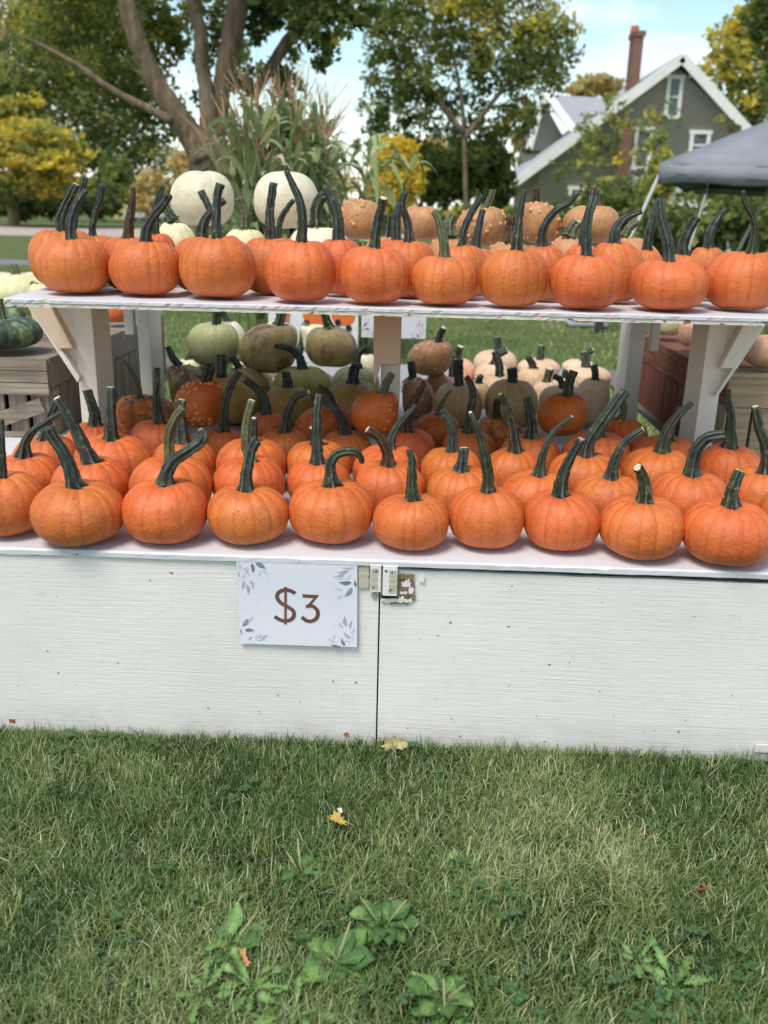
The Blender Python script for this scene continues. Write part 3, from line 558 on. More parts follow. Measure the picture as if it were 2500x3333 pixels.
HH('A', 1085, 1485, [(1300, 100), (1310, 92), (1320, 86)], [30, 26, 22], 3.16, 95, 'large round white pumpkin on top, the left one of two', 'white', yB=472, gd=.008, dimple=.03)
HH('B', 3, 412, [(200, 103), (205, 95), (212, 88)], [30, 26, 22], 3.16, 97, 'large round white pumpkin on top, the right one with brown stain', 'white', yB=492, gd=.008, dimple=.03)
def HT(*a, **k): HH(*a, name='warty_pumpkin', **k)
HT('B', 682, 962, [(850, 530), (850, 460), (850, 382)], [90, 66, 62], 2.99, 502, 'low tan warty pumpkin with green stump between two stems', 'pinktan', tone='g', warts=70, wsize=.0062)
HT('B', 1088, 1402, [(1250, 520), (1240, 450), (1262, 395)], [90, 70, 58], 2.99, 518, 'low tan warty pumpkin with olive stump in the middle', 'pinktan', tone='o', warts=70, wsize=.0062)
HT('B', 1472, 1800, [(1632, 550), (1632, 480), (1640, 400)], [90, 66, 56], 2.99, 545, 'low tan warty pumpkin with brown stump right of the middle', 'pinktan', tone='b', warts=60, wsize=.006)
HT('C', 255, 582, [(402, 520), (425, 470), (460, 425)], [86, 66, 62], 2.99, 515, 'low tan warty pumpkin with pale-topped stem', 'pinktan', tone='o', tip=1, warts=80, wsize=.006)
HT('C', 712, 1000, [(745, 520), (780, 470), (830, 435)], [60, 54, 50], 2.99, 508, 'low pinkish warty pumpkin at the right end of the tan ones', 'pinktan', tone='o', tip=1, warts=50, wsize=.005)
HT('B', 546, 842, [(680, 290), (684, 280), (690, 272)], [30, 24, 20], 3.15, 280, 'tan warty pumpkin perched beside the right white one', 'pinktan', yB=557, warts=70, wsize=.0068, dimple=.05)
HT('B', 935, 1200, [(1060, 330), (1062, 325), (1066, 318)], [30, 24, 20], 3.15, 322, 'smooth tan pumpkin perched in the middle of the upper pile', 'pinktan', yB=562, warts=8, wsize=.006, dimple=.05)
HT('B', 1285, 1602, [(1478, 350), (1500, 300), (1522, 232)], [60, 46, 38], 3.15, 322, 'tan warty pumpkin with tall olive stem on top', 'pinktan', yB=602, tone='o', warts=90, wsize=.0065)
HT('C', 95, 347, [(180, 300), (180, 270), (178, 215)], [50, 44, 40], 3.16, 292, 'tan pumpkin with bumpy flank on top, second from right', 'pinktan', yB=582, tone='b', warts=70, wsize=.0062)
HT('C', 357, 713, [(560, 320), (562, 280), (545, 225)], [66, 60, 54], 3.15, 312, 'large smooth tan pumpkin on top at the right', 'pinktan', yB=578, tone='b', warts=12, wsize=.004)
# gourds on the crates
CG = ('gourds on the crates', 'gourds on the side crates')
ZC = .771
def CC(v, a, b, st, w, Y, yT, label, skin_, name='squash', yB=None, zb=ZC, **k):
    pumpkin(v, a, b, st, w, CG, Y=Y, zb=zb if yB is None else None, yT=yT, yB=yB, label=label, skin_=skin_, name=name, cat='squash', hi=k.pop('hi', True), **k)
CC('J', -260, 350, [(20, 240), (0, 170), (-20, 60)], [70, 64, 60], 3.13, 205, 'large dark green striped squash in the left grey crate', 'striped', name='striped_squash', tone='o', grooves=11, gd=.08)
CC('J', 30, 210, [(100, 120), (105, 112), (110, 106)], [26, 22, 20], 3.75, 112, 'blue-green squash behind the striped one in the left crate', 'striped', gd=.06, grooves=10)
CC('J', 860, 1062, [(950, 60), (955, 40), (960, 20)], [40, 36, 34], 3.95, 60, 'red-orange mottled pumpkin seen between the left posts', 'red', name='pumpkin', gd=.03)
CC('A', -200, 420, [(110, 790), (95, 760), (70, 710)], [60, 54, 50], 4.15, 765, 'long pale green gourd at the left end behind the shelf', 'cream', tone='o', gd=.012, grooves=7)
CC('A', 195, 420, [(260, 860), (230, 840), (195, 822)], [40, 34, 30], 3.60, 800, 'pale gourd with cut stem pointing left behind the shelf end', 'cream', tone='o', tip=1)
CC('J', 105, 330, [(200, 130), (205, 122), (210, 115)], [26, 22, 20], 4.35, 112, 'small orange and yellow gourd behind the left crate', 'peach')
CC('I', 715, 950, [(820, 120), (822, 110), (824, 100)], [26, 22, 20], 3.85, 150, 'pale green squash on the dark red crate', 'palegreen', zb=.79, yB=None, hi=False)
CC('I', 930, 1150, [(1040, 150), (1042, 140), (1044, 130)], [26, 22, 20], 3.50, 190, 'pink squash on the dark red crate behind the right post', 'pink', zb=.79, hi=False, gd=.06)
CC('I', 1455, 1900, [(1680, 330), (1690, 310), (1700, 280)], [50, 44, 40], 2.98, 350, 'smooth salmon orange squash on the tan crate', 'pink', zb=.80)
name_rows()

# ------------------------------------------------------------------ display table with shelf
YF = 1.902
tb = empty('display_table', (0, YF, 0), label='white painted wooden display table with peeling plywood front', category='table')
XA, XB = -1.62, 1.58; XS = -.058
def rough_slab(x0, x1, y0, y1, z0, z1, n=160, amp=.0012, seed=3):
    """board whose front arris is slightly chipped and wavy"""
    r = np.random.default_rng(seed); xs = np.linspace(x0, x1, n); V = []; F = []
    wv = np.interp(np.arange(n), np.arange(0, n, 4), r.normal(0, amp*.6, len(range(0, n, 4))))
    for i, x in enumerate(xs):
        c = r.normal(0, amp*.5)+wv[i]; e = abs(r.normal(0, amp))
        V += [(x, y0+abs(c)*.5, z0-abs(c)), (x, y0+c*.5, z1-.003-e), (x, y0+.004+e, z1), (x, y1, z1), (x, y1, z0)]
    for i in range(n-1):
        for j in range(5): a = i*5+j; b = i*5+(j+1) % 5; F.append((a, b, b+5, a+5)[::-1])
    F += [tuple(range(5))[::-1], tuple((n-1)*5+j for j in range(5))]
    F = [f[::-1] for f in F]
    me = mesh(V, F); return me
put(tb, link('top_board', rough_slab(XA, XB, YF-.008, 3.06, ZT-.014, ZT), PAINT_TOP))
put(tb, link('rear_top_board', rough_slab(-.80, .80, 3.065, 4.72, ZT-.014, ZT), paint('shade_dimmed_grey_white_paint', (.36, .35, .36), (1, 26, 26), .7, .5)))  # grey-white paint dimmed to put the under-shelf shade into its colour
put(tb, link('side_top_board', rough_slab(XA, -1.15, 3.065, 4.72, ZT-.014, ZT), BAREG)); put(tb, link('side_top_board', rough_slab(.96, XB, 3.065, 4.72, ZT-.014, ZT), BAREG))
for _x in (-.79, .75, -1.2, .97):
    for _y in (3.2, 4.6): m_ = MB(); m_.box(_x, _x+.04, _y, _y+.04, 0, ZT-.0145); put(tb, m_.build('leg', BAREG))
mb = MB(); mb.box(XA+.02, XB-.02, YF+.025, YF+.06, .38, ZT-.0145); put(tb, mb.build('front_rail', BAREG))
ztL = ZT-.0175; ztR = ZT-.026
def panel(x0, x1, ztop0, ztop1, cut=None, seed=1, tilt=0):
    mbp = MB(); nx, nz = 40, 12; r = random.Random(seed); V = []; idx = {}
    for i in range(nx+1):
        for j in range(nz+1):
            u = i/nx; w_ = j/nz; x = x0+(x1-x0)*u; zt = ztop0+(ztop1-ztop0)*u+(r.uniform(-.0012, .0012) if j == nz else 0)
            z = -.02+(zt+.02)*w_; V.append((x+(tilt*z if i in (0, nx) else 0), YF+.0015*math.sin(3*x+seed)+.002*math.sin(4*z+x*2), z)); idx[i, j] = len(V)-1
    n0 = len(V); V += [(x, y+.012, z) for x, y, z in V]
    F = [(idx[i, j], idx[i+1, j], idx[i+1, j+1], idx[i, j+1]) for i in range(nx) for j in range(nz)]
    F += [tuple(k+n0 for k in f[::-1]) for f in F]
    ring = [idx[i, 0] for i in range(nx)]+[idx[nx, j] for j in range(nz)]+[idx[i, nz] for i in range(nx, 0, -1)]+[idx[0, j] for j in range(nz, 0, -1)]
    F += [(a, a+n0, b+n0, b) for a, b in zip(ring, ring[1:]+ring[:1])]
    return mesh(V, F, False)
put(tb, link('front_panel', panel(XA, XS-.0015, ztL, ztL, seed=1), PAINT, label='left plywood front panel'))
put(tb, link('front_panel', panel(XS+.0025, XB, ztR, ztR-.006, seed=2), PAINT, label='right plywood front panel with dark gap above it'))
mb = MB(); mb.box(XA, XA+.012, YF+.014, 3.05, 0, ZT-.015); put(tb, mb.build('side_panel', PAINT))
mb = MB(); mb.box(XB-.012, XB, YF+.014, 3.05, 0, ZT-.015); put(tb, mb.build('side_panel', PAINT))
def pl(x, y): return at(*px('L', x, y), YF)
def block(x0, x1, y0, y1, y_out, name, mat, th=.006, wob=0):
    a = pl(x0, y1); b = pl(x1, y0); m_ = MB()
    m_.box(a[0], b[0], YF-y_out-th, YF-y_out, a[2], b[2]); return put(tb, m_.build(name, mat, bevel=.0012))
def flatpoly(pts, name, mat, out=.0012, parent=tb, th=.0006):
    q = [pl(*p) for p in pts]; m_ = MB(); m_.prism([(p[0], p[2]) for p in q][::-1], YF-out-th, YF-out); return put(parent, m_.build(name, mat))
def jag(x0, x1, y0, y1, seed, amp=7, step=9):
    r = random.Random(seed); P_ = []
    n = max(2, int((x1-x0)/step)); m = max(2, int((y1-y0)/step))
    P_ += [(x0+(x1-x0)*i/n, y0+r.uniform(-amp, amp)) for i in range(n)]
    P_ += [(x1+r.uniform(-amp, amp), y0+(y1-y0)*i/m) for i in range(m)]
    P_ += [(x1-(x1-x0)*i/n, y1+r.uniform(-amp, amp)) for i in range(n)]
    P_ += [(x0+r.uniform(-amp, amp)*.4, y1-(y1-y0)*i/m) for i in range(m)]
    return P_
block(1116, 1198, 186, 380, .002, 'hinge_block', PAINT, .007)
block(1207, 1316, 196, 404, .003, 'hinge_block', PAINT, .009)
TANW = paint('worn_cream_paint', (.52, .47, .38), (2, 40, 40), .66, .6)
flatpoly(jag(1034, 1108, 200, 358, 5, 4), 'worn_patch', TANW, .003)
def block_patch(x0, x1, y0, y1, out, seed, mat=TANW): flatpoly(jag(x0, x1, y0, y1, seed, 4), 'worn_patch', mat, out)
block_patch(1122, 1172, 210, 362, .0092, 6); block_patch(1254, 1308, 222, 386, .0122, 7)
for (x, y, r_, o_) in ((1145, 226, 4, .0102), (1168, 230, 8, .0102), (1140, 345, 6, .0102), (1276, 234, 6, .0135), (1232, 226, 9, .0125), (1270, 356, 6, .0135), (1258, 366, 6, .0135)):
    flatpoly([(x+r_*1.3*math.cos(t), y+r_*math.sin(t)) for t in np.linspace(0, 2*PI, 9)[:-1]], 'nail_hole', BAREG, o_)
flatpoly(jag(1320, 1436, 262, 452, 8, 9), 'bare_wood_and_hole_shade', BARE, .0012)
for a in ((1345, 1410, 318, 352, 9), (1328, 1380, 385, 402, 10), (1395, 1428, 360, 400, 12), (1322, 1362, 425, 448, 13), (1370, 1400, 300, 316, 14)):
    flatpoly(jag(*a, amp=8, step=5), 'paint_flake', PAINT, .0026)
flatpoly(jag(1262, 1392, 462, 478, 11, 4), 'bare_wood_and_hole_shade', BARE, .0012)
flatpoly(jag(1196, 1312, 402, 440, 15, 3), 'bare_wood_and_hole_shade', plain('painted_hole_shade', (.03, .02, .012), .9, .1), .0012)  # flat dark patch paints the shade inside a hole
flatpoly(jag(1196, 1420, 436, 462, 16, 5), 'paint_flake', PAINT_E, .0022)
flatpoly(jag(1465, 1508, 270, 318, 17, 6), 'paint_flake', PAINT, .0022)
m_ = MB(); c_ = pl(1146, 416); m_.tube([(c_[0], YF, c_[2]), (c_[0], YF-.003, c_[2])], [.0072, .006], 12); put(tb, m_.build('screw', plain('zinc_screw', (.55, .56, .55), .4, .5, .2, 80, .2, .7)))
RUST = plain('rust_mark', (.30, .12, .045), .9, .1, .4, 60, .3)
def grain_poly(cx, cy, rx, ry, name, mat, seed, out=.0012):
    r = random.Random(seed); q = []
    for t in np.linspace(0, 2*PI, 12)[:-1]: k = r.uniform(.5, 1.1); p = at(cx*S+rx*S*k*math.cos(t), cy*S+ry*S*k*math.sin(t), YF); q.append((p[0], p[2]))
    m_ = MB(); m_.prism(q, YF-out-.0005, YF-out); put(tb, m_.build(name, mat))
grain_poly(28, 1555, 9, 6, 'rust_mark', RUST, 1, .004); grain_poly(748, 1584, 6, 5, 'rust_mark', RUST, 2, .004); grain_poly(886, 1291, 16, 6, 'rust_mark', BARE, 3)
SPECK = plain('dark_speck', (.03, .028, .025), .9, .1)
rs = random.Random(5)
for i, (x, y) in enumerate([(104, 1405), (325, 1252), (127, 1452), (165, 1478), (450, 1528), (560, 1535), (973, 1545), (975, 1552), (982, 1557), (1158, 1545), (1300, 1300), (1325, 1545), (1500, 1330), (1480, 1555), (905, 1380), (720, 1470), (600, 1500), (255, 1430), (1100, 1480), (1230, 1430), (1580, 1500), (790, 1352), (60, 1320), (40, 1480), (980, 1420), (1390, 1580)]):
    grain_poly(x, y, rs.uniform(.8, 1.7), rs.uniform(.9, 2.1), 'paint_chip', SPECK, 20+i, .0035)
m_ = MB(); a_ = at(1628*S, 1622*S, YF); m_.box(a_[0], a_[0]+.07, YF-.006, YF-.0022, a_[2], a_[2]+.022); put(tb, m_.build('hinge_plate', PAINT, bevel=.001))

# upper shelf on posts with braces
sh = empty('upper_shelf', (0, 2.6, ZT), label='white painted upper shelf on braced posts standing on the table', category='shelf')
xl0, xl1, xr0, xr1 = -1.06, -1.17, 1.06, 1.12; y0, y1 = 2.32, 3.36
def shelf_layer(z0, z1, inset, seed):
    r = np.random.default_rng(seed); n = 180; V = []; F = []
    for i in range(n):
        u = i/(n-1); xf = xl0+inset*.6+(xr0-xl0-inset)*u; xb = xl1+(xr1-xl1)*u; c = r.normal(0, .0009)
        V += [(xf, y0+inset+abs(c), z0+c*.6), (xf, y0+inset+c, z1-.002), (xf, y0+inset+.003, z1), (xb, y1, z1), (xb, y1, z0)]
    for i in range(n-1):
        for j in range(5): a = i*5+j; b = i*5+(j+1) % 5; F.append((a, b, b+5, a+5))
    F += [tuple(range(5)), tuple((n-1)*5+j for j in range(5))[::-1]]
    return mesh(V, F)
put(sh, link('shelf_board', shelf_layer(ZS-.010, ZS, 0, 3), PAINT_TOP)); put(sh, link('lower_ply', shelf_layer(ZS-.0205, ZS-.0103, .003, 4), PAINT_E))
zl = ZS-.021
def post(x0, x1, y0, y1, name='post', mat=PAINT_V, z0=ZT, z1=None): m_ = MB(); m_.box(x0, x1, y0, y1, z0, z1 or zl); return put(sh, m_.build(name, mat, bevel=.0025))
YL = 2.74
post(-1.042, -.983, YL, 2.90); post(.889, .948, YL, 2.90)
post(-1.03, -.985, 3.34, 3.356, 'rear_post'); post(-1.03, -.985, 3.357, 3.52, 'rear_post') if False else post(-1.035, -.989, 3.36, 3.52, 'rear_post'); post(.805, .862, 3.36, 3.52, 'rear_post')
post(.885, .915, 3.36, 3.40, 'rear_brace', z0=.79); post(-1.085, -1.05, 3.36, 3.40, 'rear_brace', z0=.80)
post(-.945, -.90, 3.20, 3.30, 'shelf_bracket', z0=.93); post(.745, .80, 3.2, 3.3, 'shelf_bracket', z0=.93)
post(-.094, -.036, YL, 2.90, 'centre_post'); 
m_ = MB(); m_.prism([(-.117, zl), (-.036, zl), (-.034, .823), (-.092, .821), (-.112, .75), (-.117, .9)], YL-.045, YL-.001); put(sh, m_.build('centre_block', PAINT_D, bevel=.002))
for s, c in ((-1, (-1.0, -1.042, -1.115, -1.19)), (1, (.93, .948, .99, 1.055))):
    if s < 0: main = [(-1.118, zl), (-1.042, zl-.04), (-1.042, .745), (-1.032, .745), (-1.032, zl)]; over = [(-1.185, zl), (-1.109, zl), (-1.037, .842), (-1.084, .839)]; low = [(-1.19, zl), (-1.176, zl), (-1.025, .752), (-1.034, .735)]; gus = [(-1.172, zl), (-1.0425, zl), (-1.0425, .768)]
    else: over = [(.992, zl), (1.045, zl), (.979, .835), (.927, .835)]; low = [(1.05, zl), (1.066, zl), (.932, .745), (.925, .748)]; gus = [(.9485, zl), (1.046, zl), (.9485, .79)]
    m_ = MB(); m_.prism(over, YL-.036, YL-.002); put(sh, m_.build('brace_block', PAINT_D if s < 0 else PAINT_V, bevel=.002))
    m_ = MB(); m_.prism(low, YL-.03, YL+.0025); put(sh, m_.build('brace', PAINT_V, bevel=.0015))
    m_ = MB(); m_.prism(gus, YL+.003, YL+.12); put(sh, m_.build('gusset', PAINT_V))

# ------------------------------------------------------------------ price sign
PAPER, tp_, bp_ = material('sign_paper', .35, .45)
vp = coords(tp_, (1, 1, 1), False); tp_.links.new(ramp(tp_, noise(tp_, vp, 3), [(.3, (.70, .70, .80)), (.7, (.76, .76, .84))]), bp_.inputs['Base Color'])
def leaf_shape(L_, W_, bend=0, n=9):
    a = [(L_*t, W_*.5*math.sin(PI*t**.8)*(1-.15*t)+bend*math.sin(PI*t)) for t in np.linspace(0, 1, n)]
    b = [(L_*t, -W_*.5*math.sin(PI*t**.8)*(1-.15*t)+bend*math.sin(PI*t)) for t in np.linspace(1, 0, n)[1:-1]]
    return a+b
def make_sign(center, ang, label, Y, sprigs, digits, group=None, name='price_sign', curl=True):
    root = empty(name, center, label=label, category='sign'); root.rotation_euler = (0, -ang, 0)
    W_, H_ = .2794, .2159; nx, nz = 24, 18; V = []
    def yoff(x, z): return -(.006*max(0, -z/H_+.05)**1.5*(1+.4*math.sin(9*x))) if curl else 0
    for i in range(nx+1):
        for j in range(nz+1):
            x = -W_/2+W_*i/nx; z = -H_/2+H_*j/nz; V.append((x, yoff(x, z)-.0005, z))
    n0 = len(V); V += [(x, y+.0004, z) for x, y, z in V]
    F = [(i*(nz+1)+j, (i+1)*(nz+1)+j, (i+1)*(nz+1)+j+1, i*(nz+1)+j+1) for i in range(nx) for j in range(nz)]; F += [tuple(k+n0 for k in f[::-1]) for f in F]
    ring = [i*(nz+1) for i in range(nx)]+[nx*(nz+1)+j for j in range(nz)]+[i*(nz+1)+nz for i in range(nx, 0, -1)]+list(range(nz, 0, -1))
    F += [(a, a+n0, b+n0, b) for a, b in zip(ring, ring[1:]+ring[:1])]
    link('paper', mesh(V, F), PAPER, root)
    def flat(pts, mat, nm, lift=.0006):
        n = len(pts); c = (sum(p[0] for p in pts)/n, sum(p[1] for p in pts)/n)
        link(nm, mesh([(x, yoff(x, z)-.0005-lift, z) for x, z in pts]+[(c[0], yoff(*c)-.0005-lift, c[1])], [(i, (i+1) % n, n) for i in range(n)][::1]), mat, root)
    def stroke(pts, wd, mat, nm, lift=.0006, close=False):
        P_ = crom([(x, 0, z) for x, z in pts], 40)[:, [0, 2]] if len(pts) > 2 else np.array(pts); T_ = np.gradient(P_, axis=0); T_ /= np.linalg.norm(T_, axis=1)[:, None]; N_ = np.stack([-T_[:, 1], T_[:, 0]], 1)*wd/2
        L1 = P_+N_; L2 = P_-N_; V = [(x, yoff(x, z)-.0005-lift, z) for x, z in np.vstack([L1, L2])]; n = len(P_)
        link(nm, mesh(V, [(i, i+1, n+i+1, n+i) for i in range(n-1)]), mat, root)
    if digits: digits(flat, stroke)
    for k in sprigs: sprig(flat, stroke, *k)
    return root
SH = [plain('print_grey_lilac', (.42, .42, .52), .5, .3, .2, 60, 0), plain('print_pale_lilac', (.58, .58, .68), .5, .3, .1, 60, 0), plain('print_slate_green', (.17, .22, .26), .5, .3, .5, 60, 0), plain('print_blue_grey', (.22, .28, .40), .5, .3, .4, 60, 0)]
BROWN = plain('print_brown', (.165, .075, .058), .5, .3, .25, 25, 0)
mmL = .2794/857
def sp(x, z): return ((x-598)*mmL, -(z-457)*mmL*1.0/ (610/857*1.0)*(.2159/.2794))   # sign picture coordinates
def sprig(flat, stroke, kind, x, y, L_, ang, wd=22, sh=0):
    c, s = math.cos(ang), math.sin(ang); px_, pz_ = sp(x, y); L_ *= mmL; W_ = wd*mmL
    flat([(px_+c*u-s*v, pz_+s*u+c*v) for u, v in leaf_shape(L_, W_, L_*.08)], SH[sh], 'printed_leaf')
D2 = PI/180
def A_(d): return d*D2
SPR = []
for (x, y, l, a, wd, sh) in [  # top left
    (185, 165, 60, -95, 14, 1), (190, 280, 50, -260, 14, 0), (222, 215, 70, -60, 20, 0), (228, 245, 55, -115, 18, 1), (232, 205, 50, -45, 14, 1), (205, 185, 60, -110, 14, 1), (215, 300, 75, -100, 22, 0), (240, 330, 80, -88, 26, 0), (262, 300, 70, -72, 20, 0),
    (305, 178, 84, -32, 40, 2), (278, 182, 74, -85, 28, 2), (345, 225, 60, -40, 22, 1), (335, 230, 48, -105, 20, 1), (230, 160, 60, -5, 10, 1),
    (1005, 192, 90, 182, 16, 0), (975, 205, 75, 192, 16, 1), (960, 220, 80, 188, 18, 0), (940, 235, 90, 200, 18, 0), (935, 255, 60, 205, 16, 1), (980, 240, 60, 230, 18, 1),
    (985, 298, 92, 180, 34, 2), (990, 335, 92, 232, 36, 3), (1018, 330, 55, 95, 20, 2), (925, 350, 65, 170, 20, 1), (920, 380, 60, 225, 20, 1),
    (238, 580, 74, 232, 36, 3), (212, 665, 72, 0, 30, 2), (188, 690, 45, 95, 10, 2), (245, 600, 55, 50, 20, 1),
    (235, 735, 50, 40, 12, 0), (290, 735, 50, 75, 14, 1), (310, 720, 45, 55, 14, 0), (330, 722, 60, 30, 16, 0), (300, 738, 70, 8, 10, 0), (195, 700, 40, 120, 12, 1),
    (950, 615, 88, 98, 28, 0), (920, 625, 50, 115, 16, 0), (975, 630, 70, 75, 20, 0), (990, 670, 55, 65, 18, 1), (980, 700, 72, 135, 22, 0), (1000, 720, 60, 100, 14, 1), (985, 725, 60, 165, 10, 1),
    (940, 755, 72, 112, 24, 2), (912, 762, 80, 168, 24, 2), (870, 730, 70, 150, 14, 1), (850, 715, 50, 60, 12, 1)]: SPR.append(('l', x, y, l, A_(a), wd, sh))
def digits(flat, stroke):
    w_ = 29*mmL
    P_ = [sp(*p) for p in [(582, 388), (560, 372), (512, 362), (465, 382), (453, 420), (480, 458), (530, 485), (566, 512), (570, 550), (540, 580), (490, 585), (452, 570), (432, 555)]]
    stroke(P_, w_, BROWN, 'dollar_mark'); stroke([sp(515, 341), sp(508, 611)], 18*mmL, BROWN, 'dollar_mark', .0009)
    q = [(637, 390), (752, 393), (700, 465)]
    flat([sp(*p) for p in [(634, 390), (753, 393), (739, 417), (637, 415)]], BROWN, 'numeral_three')
    flat([sp(*p) for p in [(753, 393), (688, 478), (652, 488), (716, 414)]], BROWN, 'numeral_three', .0008)
    stroke([sp(*p) for p in [(660, 476), (700, 472), (735, 495), (744, 530), (728, 565), (690, 583), (655, 575), (628, 553)]], w_*.95, BROWN, 'numeral_three', .0010)
    for x, y in ((300, 322), (212, 505), (310, 451), (860, 383), (897, 548), (865, 602), (392, 306), (832, 574)):
        flat([sp(x+(6 if i % 2 == 0 else 1.5)*math.cos(i*PI/4), y+(6 if i % 2 == 0 else 1.5)*math.sin(i*PI/4)) for i in range(8)], SH[0], 'printed_star')
cs = (pl(163, 135)+pl(1033, 172)+pl(175, 747)+pl(1018, 780))/4
make_sign((cs[0], YF-.0065, cs[2]), .009, 'white paper price sign reading $3 with grey-blue leaf corners, on the table front', YF, SPR, digits)
# the second sign, hung far behind the centre post
c2 = at((1166+1395)/2, 1098, 3.9); s2 = make_sign((c2[0], 3.9, c2[2]+.105), 0, 'lilac-grey leaf-patterned paper sign seen behind the centre post, under the shelf', 3.9, [k for k in SPR if k[2] > 560 or k[1] > 800], None, curl=False)
m_ = MB(); m_.tube([(0, .012, .2), (0, .012, -.60)], .006, 8); m_.build('sign_stake', PAINT_V, s2)

# white printed board with pumpkins far behind
bb = empty('printed_board', (0, 5.15, 0), label='white board printed with orange pumpkins, standing behind the table under the shelf', category='board')
WHITE = plain('white_board', (.78, .78, .76), .6, .3, .05, 4, .05); PRO = plain('printed_orange', (.72, .17, .04), .6, .3, .1, 6, 0); PRB = plain('printed_black', (.02, .02, .02), .6, .3, .1, 6, 0)
q0 = at(887, 1170, 5.15); q1 = at(1166, 1015, 5.15)
m_ = MB(); m_.box(q0[0]-.02, q1[0], 5.15, 5.165, .02, q1[2]+.12); put(bb, m_.build('board', WHITE))
for (xa, xb) in ((985, 1070), (1078, 1158)):
    a, b = at(xa, 1058, 5.15), at(xb, 960, 5.15); cx, cz, rx, rz = (a[0]+b[0])/2, (a[2]+b[2])/2, (b[0]-a[0])/2, (b[2]-a[2])/2
    m_ = MB(); m_.prism([(cx+rx*math.cos(t)*abs(math.cos(t))**-.3, cz+rz*math.sin(t)*abs(math.sin(t)+1e-6)**-.3) for t in np.linspace(.01, 2*PI+.01, 25)[:-1]], 5.147, 5.149); put(bb, m_.build('printed_pumpkin', PRO))
for (x, y) in ((998, 1052), (1135, 1068), (1100, 1050), (915, 1048)):
    p = at(x, y, 5.15); m_ = MB(); m_.prism([(p[0]+.018*math.cos(t), p[2]+.02*math.sin(t)) for t in np.linspace(0, 2*PI, 10)[:-1]], 5.1445, 5.1465); put(bb, m_.build('printed_scroll', PRB))
p = at(928, 1045, 5.15); m_ = MB(); m_.prism([(p[0]-.035, p[2]-.06), (p[0]+.01, p[2]-.06), (p[0]+.03, p[2]+.07), (p[0]-.01, p[2]+.07)], 5.1425, 5.144); put(bb, m_.build('printed_vine', PRO))

# ------------------------------------------------------------------ crates
def crate(name, label, x0, x1, y0, y1, z0, z1, mats, face, seed, nslat=6, side='r', group='wooden crates beside the shelf'):
    r = random.Random(seed); c = empty(name, ((x0+x1)/2, (y0+y1)/2, z0), label=label, category='crate', group=group)
    mh, mv = mats[:2]; th = .016
    def b(a0, a1, b0, b1, c0, c1, m, nm='board'):
        m_ = MB(); m_.box(a0, a1, b0, b1, c0, c1); return put(c, m_.build(nm, m, bevel=.0018))
    hs = z1-z0
    if face == 'x':     # front with two top boards, two low boards behind and a diagonal batten
        zz = z1
        for hb in (.042, .040, .042): b(x0, x1-.002, y0, y0+th, zz-hb+.002, zz-r.uniform(0, .001), mh); zz -= hb
        n = 5
        for i in range(n): u0 = x0+(x1-x0)*i/n; b(u0+.004, u0+(x1-x0)/n-.012, y0+th+.001, y0+2*th, z0, z1-.01, mv, 'slat')
        m_ = MB(); m_.beam((x1-.03, y0+.007, z0+.115), (x1-.30, y0+.007, z0+.02), .05, .012); put(c, m_.build('batten', mh))
        b(x0, x1, y0, y0+th-.004, z0, z0+.02, mh, 'bottom_rail')
    else:
        b(x0, x1, y0, y0+th, z1-.11, z1-.014, mh); n = 6
        b(x0, x1, y0-.006, y0+th+.01, z1-.013, z1, mats[0], 'top_rail')
        for i in range(n): u0 = x0+(x1-x0)*i/n; b(u0+.003, u0+(x1-x0)/n-.006, y0+.004, y0+th+.004, z0, z1-.112, mv, 'slat')
    xs, xe = (x1-th, x1) if side == 'r' else (x0, x0+th)
    # side facing the camera axis
    hb = .10 if side == 'r' else .105
    b(xs, xe, y0+th+.004, y1, z1-hb, z1, mh if face == 'x' else mats[2] if len(mats) > 2 else mh)
    n = max(3, int((y1-y0)/.085))
    for i in range(n): v0 = y0+th+.004+(y1-y0-th)*i/n; b(xs+.001*(i % 2), xe-.003, v0+.003, v0+(y1-y0-th)/n-.004, z0, z1-hb-.003, mv, 'slat')
    b(x0, x1, y1, y1+th, z0, z1-.01, mh, 'rear_board'); xo = (x0, x0+th) if side == 'r' else (x1-th, x1); b(xo[0], xo[1], y0+th*2+.001, y1-.001, z0, z1, mh, 'far_board')
    b(x0+th+.001, x1-th-.001, y0+2*th+.001, y1-.001, z1-.03, z1-.016, mh, 'lid_board')
    return c
mats_g = (W_GREY, W_GREYV)
W_GREYS = wood('grey_crate_wood_side', (.045, .035, .027), (.13, .105, .08), (30, 1.5, 30))
crate('wooden_crate', 'weathered grey slatted crate holding the striped squash, at the left edge', -1.60, -1.212, 2.92, 3.44, ZT, .771, mats_g, 'x', 3)
crate('wooden_crate', 'grey slatted crate standing behind the first one, seen between the left posts', -1.58, -1.20, 3.47, 4.3, ZT, .771, mats_g, 'x', 4)
crate('wooden_crate', 'tan weathered crate with rough top rail at the right edge', 1.008, 1.55, 2.84, 3.06, ZT, .80, (W_TAN, W_TAN, W_REDH), 'y', 5, side='l')
crate('wooden_crate', 'dark red-brown slatted crate between the right posts', .99, 1.5, 3.12, 4.1, ZT, .785, (W_REDH, W_RED, W_REDH), 'y', 6, side='l')

